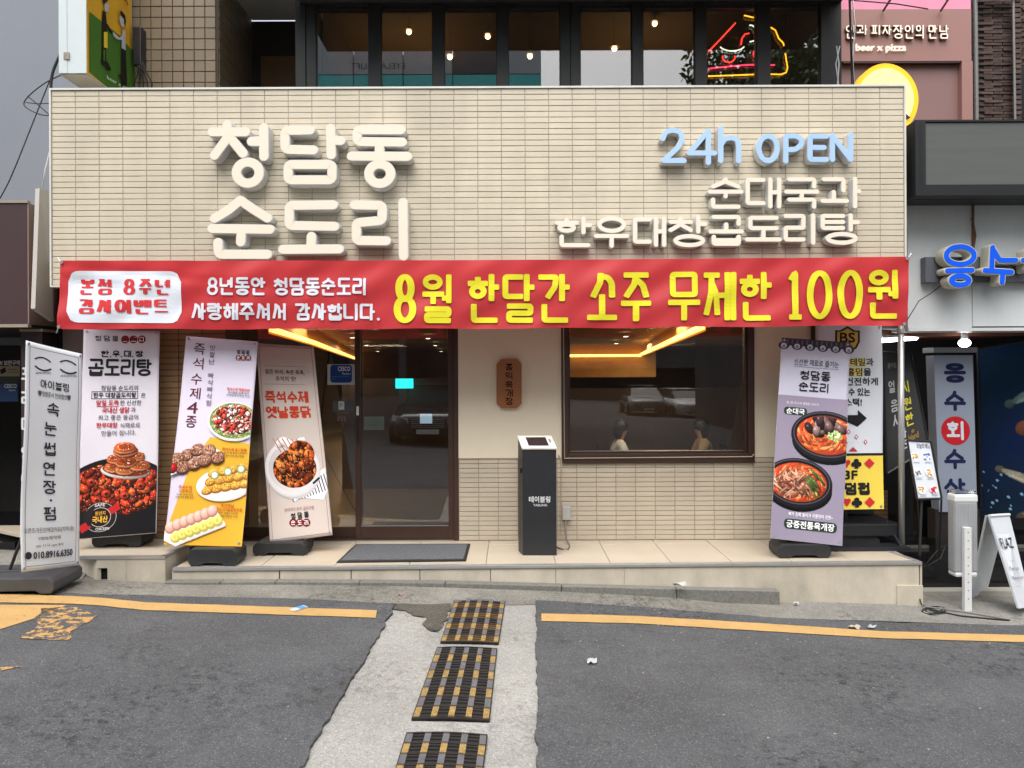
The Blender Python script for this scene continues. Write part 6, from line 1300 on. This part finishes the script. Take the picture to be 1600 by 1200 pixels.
for k, (dx, dy) in enumerate(((-.3,0),(.3,0),(0,.3))):
    for yy in (0, .02):
        b = len(vs); vs += [tuple(P(1338+(p[0]-bb_[0])/(bb_[2]-bb_[0])*78+dx, 82-(p[1]-bb_[1])/(bb_[3]-bb_[1])*14+dy, HD-.022-k*.0008)+Vector((0,yy,0))) for p in v]; fs += [tuple(b+i for i in q) for q in f_]
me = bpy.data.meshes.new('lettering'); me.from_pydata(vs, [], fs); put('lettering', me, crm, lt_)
es_ = thing('egg_light_sign', 'lit yellow rimmed egg shaped sign poking out above the tiled board', 'sign', P(1385, 150, 7.3)); ED = 7.3
def egg(k): return [(1384+51*k*math.cos(a)*(1+.05*math.sin(a)), 152+(53 if math.sin(a) < 0 else 60)*k*math.sin(a)) for a in [2*math.pi*i/48 for i in range(48)]]
MB().prism([P(x_, y_, ED) for x_, y_ in egg(1)], (0,.10,0)).build('rim', mat('yellow_lit_rim', lin((236,170,20)), .4, var=.02, emis=(1,.5,.02), es=.30), es_)
MB().prism([P(x_, y_, ED-.012) for x_, y_ in egg(.86)], (0,.011,0)).build('lit_face', mat('pale_yellow_lit_face', lin((226,206,140)), .4, var=.02, emis=(1,.82,.4), es=.22), es_)
MB().prism([P(x_, y_, ED-.014) for x_, y_ in ((1414,176),(1423,184),(1417,187),(1410,190))], (0,.0015,0)).build('face_mark', M('black_mark', (30,24,20), .6), es_)
br = thing('brick_building', 'dark brown brick house at the upper right corner', 'building', (X(1560,8), 8, 4)); BDp = 8.0
bx('brick_backing', M('brick_mortar', (92,86,82), .95), br, X(1524,BDp), X(1900,BDp), BDp+.02, BDp+.3, 2.9, 7)
bm_ = M('dark_brown_brick', (78,62,56), .9, var=.5, vs=14, bump=.4, bs=60, var2=.35)
me = MB().box(-.095,.095,-.02,0,-.0125,.0125).mesh('brick'); rr = random.Random(9); cnt = 0; rest = MB(); zb = 4.1
for j in range(48):
    for i in range(6):
        xx = X(1531,BDp)+.1+i*.2+(j % 2)*.1-.05; zz = zb+j*.030; 
        if xx > X(1625,BDp): continue
        if cnt < 300: o = put('brick', me, bm_ if cnt == 0 else None, br); o.location = (xx, BDp+.018+rr.uniform(-.012,.008), zz); o.rotation_euler = (0, rr.uniform(-.03,.03), rr.uniform(-.04,.04)); cnt += 1
MB().tube([P(1524, -20, 7.95), P(1526, 190, 7.95)], .02, 8).build('downpipe', M('grey_pipe', (120,118,116), .5), br); MB().tube([P(1583,-20,7.9), P(1586,190,7.9)], .012, 6).build('cable_run', M('grey_pipe', (120,118,116)), br)
bx('window_frame', M('grey_frame_metal', (110,108,108), .5), br, X(1533,7.9), X(1590,7.9), 7.86, 7.94, Z(0,7.9), Z(-6,7.9)); bx('window_recess', M('window_dark', (22,22,24), .3), br, X(1592,7.95), X(1700,7.95), 7.93, 7.97, Z(190,7.95), Z(108,7.95))
for i in range(24): bx('soldier_brick', bm_, br, X(1586,7.9), X(1598,7.9), 7.9, 7.93, Z(6+8*i,7.9), Z(.5+8*i,7.9))
oc = thing('overhead_cables', 'loose black and white cables hanging down beside the upstairs windows', 'cable', P(1330, 80, 7.2))
for k, (pts, m_) in enumerate([([(1328,-20),(1330,60),(1333,120),(1334,140)], rubber), ([(1331,-20),(1336,40),(1332,90),(1335,140)], white_al), ([(1326,-20),(1329,70),(1331,136)], rubber), ([(1307,72),(1311,100),(1308,138)], white_al), ([(1312,72),(1306,100),(1311,138)], white_al)]):
    MB().tube([P(x_, y_, 7.15+.02*k) for x_, y_ in pts], .006, 6).build('cable', m_, oc, smooth=True)
MB().tube([P(1326,0,7.6), P(1400,6,7.5), P(1450,14,7.6)], .006, 6).build('cable', rubber, oc, smooth=True)

# ------------------------------------------------------------------ left neighbour: grey wall, purple brown fascia, white side sign, dark entrance
gb = thing('grey_building', 'smooth grey painted building wall at the upper left', 'building', (X(40,8.5), 8.5, 2.5)); bx('grey_wall', M('grey_painted_wall', (126,130,138), .8, var=.06, vs=.8, bump=.1, bs=20), gb, -9.5, X(140,8.5), 8.5, 8.7, 1.9, 8)
ls = thing('left_shopfront', 'neighbouring shop with plum brown fascia and dark entrance at the left edge', 'building', (-5.2, 7.0, 0)); plum = M('plum_brown_metal', (66,48,50), .4, var=.06); mau = M('mauve_side_metal', (128,104,98), .5, var=.1)
LF = 6.75; bx('fascia', plum, ls, -8, X(43,LF), LF, LF+.05, Z(503,LF), Z(314,LF)); bx('fascia_trim', M('beige_metal_trim', (150,138,120), .5), ls, -8, X(45,LF), LF-.01, LF+.04, Z(508,LF), Z(503,LF)-.001); bx('fascia_trim', M('beige_metal_trim', (150,138,120)), ls, -8, X(45,LF), LF-.01, LF+.04, Z(314,LF)+.001, Z(310,LF))
bx('fascia_side', mau, ls, X(43.5,LF), X(43.5,LF)+.012, LF+.001, 7.5, Z(503,LF), Z(314,LF))
bx('fascia_back', M('mauve_side_metal', (128,104,98)), ls, X(43,LF)+.013, X(66,7.2), 7.22, 7.26, .0, Z(318,7.2)); tiles(ls, pt, X(44,7.2), X(60,7.2), Z(505,7.2), Z(318,7.2), 2, 20, 7.218, .006, name='return_tile')
bx('soffit', dk, ls, -8, X(43,LF), LF+.05, 8.8, Z(508,LF), Z(503,LF)); bx('pillar', M('plum_pillar', (58,42,42), .5, var=.1), ls, X(33,6.95), X(66,6.95), 6.95, 7.3, -.3, Z(515,6.95)); bx('pillar_trim', M('beige_metal_trim', (150,138,120)), ls, X(33,6.95), X(69,6.95), 6.93, 7.3, Z(515,6.95)+.001, Z(511,6.95))
bx('pillar_edge', M('brass_edge', (130,112,88), .5), ls, X(68,7), X(70,7), 6.98, 7.1, -.1, Z(515,6.95))
bx('entrance_wall', M('dark_entrance', (46,42,40), .7, var=.2), ls, -8, X(33,7.9), 8.6, 8.7, -.3, 2.5); bx('entrance_side', M('dark_entrance', (46,42,40)), ls, X(33,7.1), X(33,7.1)+.02, 7.3, 8.6, -.3, 2.3)
bx('entrance_step', bl, ls, -8, X(33,7.1), 7.0, 8.6, -.3, .04)
ink = Ink(lambda x, y, o: tuple(P(x, y, 6.95)+Vector((0,-o,0))), base=.003)
for ch, y in zip('프리미엄탄', (585, 622, 663, 708, 752, 800)): ink.hangul(ch, 33.5, y-11, 51, y+11, (206,206,206), 3.4)
ink.build('pillar_lettering', ls)
ws = thing('white_side_sign', 'narrow white side panel sign hanging beside the tiled board', 'sign', P(70, 400, 6.75)); wpn = [P(62,294,6.62), P(80,300,6.95), P(84,502,6.95), P(55,482,6.62)]
MB().hexa(wpn, [q+Vector((-.05,.02,0)) for q in wpn]).build('panel', M('off_white_panel', (186,180,172), .5, var=.06), ws)
wp2 = [P(80,300,6.96), P(91,305,7.15), P(90,502,7.15), P(84,502,6.96)]; MB().hexa(wp2, [q+Vector((-.03,.02,0)) for q in wp2]).build('panel', mau, ws)
MB().tube([P(66,294,6.7), P(71,265,6.7), P(79,232,6.7), P(80,200,6.7)], .007, 6).build('hanging_wire', white_al, ws, smooth=True)
sticker('cctv_notice', 'black and tan cctv notice inside the left entrance', (-12,562,31,596), 7.6, (36,34,34), lambda i: (i.rect(-12,572,31,588,(150,136,112)), i.text('CCTV 보안구역', -14,563,31,571,(220,220,220), .5), i.rect(12,577,29,577.8,(60,60,60)), i.rect(14,581,29,581.8,(60,60,60)), i.shape([(0,578),(8,574),(10,581),(2,585)],(30,28,28))), cat='notice')
sticker('pest_control_sticker', 'blue pest control sticker inside the dark left entrance', (-10,597,28,624), 7.58, (30,60,110), lambda i: (i.text('CESCO', 7,600,26,606,(210,214,220), .4), i.text('Members', 14,608,25,611,(180,190,210), .1)))
wc = thing('wall_cables', 'thin black cables looping across the grey wall left of the sign board', 'cable', P(60, 150, 6.8))
for pts, r_ in (([(94,85),(82,115),(79,150),(79,180)], .012), ([(94,85),(60,170),(20,270),(0,310)], .005), ([(98,116),(70,130),(45,150),(38,165),(60,178),(80,181)], .005), ([(43,150),(62,166),(79,181)], .005), ([(40,160),(60,162),(79,161)], .004)):
    q = [P(x_, y_, 6.8) for x_, y_ in pts]; w_ = []
    for i in range(len(q)-1):
        a, b, c, d = q[max(0,i-1)], q[i], q[i+1], q[min(len(q)-1,i+2)]
        for k in range(8): t_ = k/8; w_.append(.5*((2*b)+(c-a)*t_+(2*a-5*b+4*c-d)*t_**2+(-a+3*b-3*c+d)*t_**3))
    MB().tube(w_+[q[-1]], r_, 6).build('cable', rubber, wc, smooth=True)

# ------------------------------------------------------------------ litter
rr = random.Random(12)
def scrap(px, py, w, h, col, label, name='paper_scrap', on=None):
    w *= .8; h *= .8; col = tuple(int(v*.86) for v in col); c = G(px, py, .02) if on is None else GZ(px, py, on); mb = MB(); n = 5; vs = []; m_ = rr.uniform(.3, 1)
    for i in range(n+1):
        for j in range(n+1): vs.append((c.x+(i/n-.5)*w+rr.uniform(-.004,.004), c.y+(j/n-.5)*h+rr.uniform(-.004,.004)+(i/n)*.01, c.z+.002+max(0, rr.uniform(-.004,.014))+m_*.012*math.sin(i*1.3+j)))
    mb.add(vs, [(i*(n+1)+j, (i+1)*(n+1)+j, (i+1)*(n+1)+j+1, i*(n+1)+j+1) for i in range(n) for j in range(n)]); o = mb.build(name, mat('scrap_%d_%d_%d' % col, lin(col), .7, var=.1), None); return tag(o, label, 'litter', 'scraps of litter on the road')
scrap(925, 1034, .075, .09, (206,206,204), 'crumpled white paper on the right asphalt, farthest from the shop step')
scrap(1335, 981, .10, .06, (196,184,170), 'folded beige paper scrap just above the right yellow line')
scrap(1362, 981, .08, .04, (196,198,200), 'small white scrap beside the folded beige paper')
scrap(1062, 914, .13, .05, (206,206,204), 'white tissue lying on the granite kerb', on=-.13)
scrap(1244, 944, .05, .04, (200,198,194), 'white scrap at the foot of the granite kerb')
scrap(677, 923, .08, .04, (190,190,186), 'flat pale scrap in the wet gutter above the grates')
scrap(550, 917, .09, .05, (150,150,146), 'greyish plastic scrap in the gutter left of the channel')
scrap(627, 932, .06, .025, (176,110,90), 'thin reddish wrapper in the gutter')
scrap(1222, 868, .05, .03, (214,206,190), 'tiny crumpled tissue at the front of the right stand base', on=0)
o = thing('snack_wrapper', 'blue and white snack wrapper lying on the left yellow line', 'litter', G(466, 950)); c = [G(452,953,.02), G(474,946,.026), G(481,949,.022), G(459,955.5,.02)]
MB().hexa(c, [q+Vector((0,0,.004)) for q in c]).build('wrapper', M('white_wrapper', (190,200,210), .3), o); MB().hexa([c[0].lerp(c[1], t_)+Vector((0,0,.005)) for t_ in (.45,.9)] + [c[3].lerp(c[2], t_)+Vector((0,0,.005)) for t_ in (.9,.45)], [c[0].lerp(c[1], t_)+Vector((0,0,.006)) for t_ in (.45,.9)] + [c[3].lerp(c[2], t_)+Vector((0,0,.006)) for t_ in (.9,.45)]).build('blue_print', M('blue_wrapper_print', (60,140,200), .3), o)
mb = MB()
for k in range(150):
    zone = rr.random(); px, py = (rr.uniform(860,1560), rr.uniform(955,1010)) if zone < .3 else (rr.uniform(60,1560), rr.uniform(1010,1195)) if zone < .45 else (rr.uniform(280,1200), 0)
    if zone >= .45: py = 915+(px-280)*.035+rr.uniform(-2, 14)
    c = G(px, py, .013 if py > 945 else -.008); s_ = rr.uniform(.003, .010); a = rr.random()*3
    mb.add([c+Vector((s_*math.cos(a+t_), s_*.7*math.sin(a+t_), .001+.004*(i % 2))) for i, t_ in enumerate((0,1.6,3.1,4.7))], [(0,1,2,3)])
mb.build('litter_specks', M('speck_grey', (170,164,150), .8, var=.3, vs=2), None, kind='stuff')
o = S.objects['litter_specks']; tag(o, 'tiny pale crumbs and bits of grit scattered over road and gutter', 'litter')

# ------------------------------------------------------------------ across the street: what the glass reflects
ag = thing('glass_office_building', 'grey and teal panelled building across the street, seen in the window reflections', 'building', (-5, -9.2, -.2)); OY = -9.2
gyp = M('pale_grey_cladding', (176,186,196), .5, var=.08); teal = M('teal_glass_panel', (96,214,216), .35, var=.1)
bx('wall', M('grey_cladding', (92,96,104), .7), ag, -22, .9, OY-6, OY-.1, -2, 11.6)
for i in range(14):
    x0 = -20.4+i*1.55
    bx('cladding_panel', gyp if i % 5 != 2 else M('slate_panel', (80,86,96), .5), ag, x0, min(.95, x0+1.52), OY-.1, OY, 10.96, 12.5)
    bx('glass_panel', teal, ag, x0, min(.95, x0+1.52), OY-.1, OY, 8.6, 10.93)
    for k in range(3): bx('glass_panel', M('dark_window_glass', (30,36,40), .15), ag, x0+.1, min(.9, x0+1.4), OY-.1, OY-.03, .9+k*2.6, 2.7+k*2.6)
v, f_, bb_ = glyphs('EYELASH LIFT'); me = bpy.data.meshes.new('building_lettering'); me.from_pydata([(-3.3-(p[0]-bb_[0])/(bb_[2]-bb_[0])*1.7+.0, OY+.004, 11.12+(p[1]-bb_[1])*.19/(bb_[3]-bb_[1])) for p in v], [], f_); put('building_lettering', me, M('dark_letter', (50,54,60), .6), ag)
a2_ = thing('dark_corner_building', 'dark building across the street to the right, seen only as a reflection', 'building', (14, -12, -.5)); bx('wall', M('dark_opposite_wall', (70,68,70), .8, var=.3, vs=.6), a2_, 8.2, 26, -20, -11, -3, 12.5)
for i in range(5):
    for k in range(3): bx('window', M('dark_window_glass', (30,36,40)), a2_, 9+i*2.6, 10.6+i*2.6, -11.02, -10.98, 1+k*3, 2.8+k*3)
a3_ = thing('distant_block', 'pale low building far beyond the gap, seen only as a reflection', 'building', (4, -46, -1)); bx('wall', M('pale_far_wall', (128,126,122), .8, var=.2, vs=.4), a3_, -9, 22, -52, -46, -3, 5.5); bx('shop_band', M('dark_far_band', (40,40,44), .6), a3_, -9, 22, -46, -45.9, -3, 2)
def car(x, y, ang, label, paint, sc=1.0):
    t = thing('parked_car', label, 'car', (x, y, gz(x)), 'cars across the street'); c, s = math.cos(ang), math.sin(ang); z0 = gz(x)+.012
    Tm = lambda p: (x+(p[0]*c-p[1]*s)*sc, y+(p[0]*s+p[1]*c)*sc, z0+p[2]*sc)   # local: -y is the nose
    sec = [(-2.35,.35,.62,.62),(-2.28,.28,.72,.78),(-1.9,.22,.82,.88),(-1.2,.2,.96,.92),(-.55,.2,1.0,.93),(.4,.2,1.0,.93),(1.5,.2,1.02,.93),(2.15,.25,1.0,.86),(2.4,.35,.85,.70)]
    vs = []; 
    for yy, zb_, zt, hw in sec: vs += [Tm(p) for p in ((-hw*.95,yy,zb_),(-hw,yy,(zb_+zt)*.55),(-hw*.93,yy,zt-.06),(-hw*.7,yy,zt),(hw*.7,yy,zt),(hw*.93,yy,zt-.06),(hw,yy,(zb_+zt)*.55),(hw*.95,yy,zb_))]
    fs = [(i*8+k, i*8+(k+1) % 8, (i+1)*8+(k+1) % 8, (i+1)*8+k) for i in range(8) for k in range(8)] + [tuple(range(8)), tuple(range(71,63,-1))]
    MB().add(vs, fs).build('body', paint, t, smooth=True)
    cab = [(-1.15,.94,.74),(-.35,1.40,.60),(.9,1.43,.60),(1.75,1.0,.74)]; vs = []
    for yy, zt, hw in cab: vs += [Tm(p) for p in ((-.82,yy,.93),(-hw,yy,zt),(hw,yy,zt),(.82,yy,.93))]
    MB().add(vs, [(i*4+k, i*4+k+1, (i+1)*4+k+1, (i+1)*4+k) for i in range(3) for k in range(3)]).build('cabin_glass', M('car_glass', (22,26,30), .05), t)
    r_ = [Tm(p) for p in ((-.62,-.4,1.405),(.62,-.4,1.405),(.62,.95,1.44),(-.62,.95,1.44))]; MB().hexa(r_, [(a, b, z+.03) for a, b, z in r_]).build('roof', paint, t, bevel=.008)
    for a in (-.88, .88):
        for b in (-1.45, 1.45):
            w_ = MB().tube([Tm((a-.11,b,.33)), Tm((a+.11,b,.33))], .33*sc, 20).build('wheel', rubber, t); MB().tube([Tm((a-.118,b,.33)), Tm((a+.118,b,.33))], .20*sc, 12).build('rim', steel, w_)
    for sg in (-1, 1): MB().prism([Tm(p) for p in ((sg*.86,-2.16,.60),(sg*.45,-2.33,.55),(sg*.47,-2.33,.66),(sg*.84,-2.14,.74))], Tm((0,-.03,0)) and tuple(Vector(Tm((0,-.03,0)))-Vector(Tm((0,0,0))))).build('headlight', M('headlight_lens', (190,196,200), .15), t)
    for k in range(5): MB().prism([Tm(p) for p in ((-.38,-2.37,.45+k*.045),(.38,-2.37,.45+k*.045),(.38,-2.37,.465+k*.045),(-.38,-2.37,.465+k*.045))], tuple(Vector(Tm((0,-.02,0)))-Vector(Tm((0,0,0))))).build('grille_bar', steel, t)
    MB().prism([Tm(p) for p in ((-.26,-2.40,.30),(.26,-2.40,.30),(.26,-2.40,.41),(-.26,-2.40,.41))], tuple(Vector(Tm((0,-.015,0)))-Vector(Tm((0,0,0))))).build('number_plate', white_al, t)
car(-1.95, -10.0+4.3, R(180), 'black sedan across the street mirrored in the sliding door', mat('black_car_paint', (.03,.03,.034), .18, coat=.6))
car(8.5, -24, R(176), 'small white car mirrored in the shop window', mat('white_car_paint', (.72,.72,.72), .25, coat=.5), .95)
car(6.6, -24.5, R(182), 'dark grey car beside the white one, mirrored in the shop window', mat('grey_car_paint', (.10,.11,.12), .22, coat=.5), 1.0)
tr = thing('added_tree', 'leafy tree added across the street to darken the right hand upstairs window reflection', 'tree', (9.2, -7.5, gz(9))); MB().tube([(9.6,-7.5,-.9),(9.4,-7.5,4),(8.4,-7.5,8.5)], [.22,.17,.09], 10).build('trunk', M('bark', (70,56,44), .9), tr)  # tree added out of view so its crown covers bright sky in the panes
rr = random.Random(2); mb = MB()
for k in range(4200):
    t_, q, w_ = rr.random()*6.28, rr.random()**.5, rr.gauss(0, .42); c = Vector((7.9+2.9*q*math.cos(t_), -7.5+2.0*q*math.sin(t_), 9.9+2.0*w_)); a = Vector((rr.gauss(0,1), rr.gauss(0,1), rr.gauss(0,1))).normalized(); b = a.orthogonal().normalized()
    mb.add([c-a*.12, c+b*.06, c+a*.12, c-b*.06], [(0,1,2,3)])
mb.build('crown', mat('leaf_green', (.045,.09,.03), .6), tr)
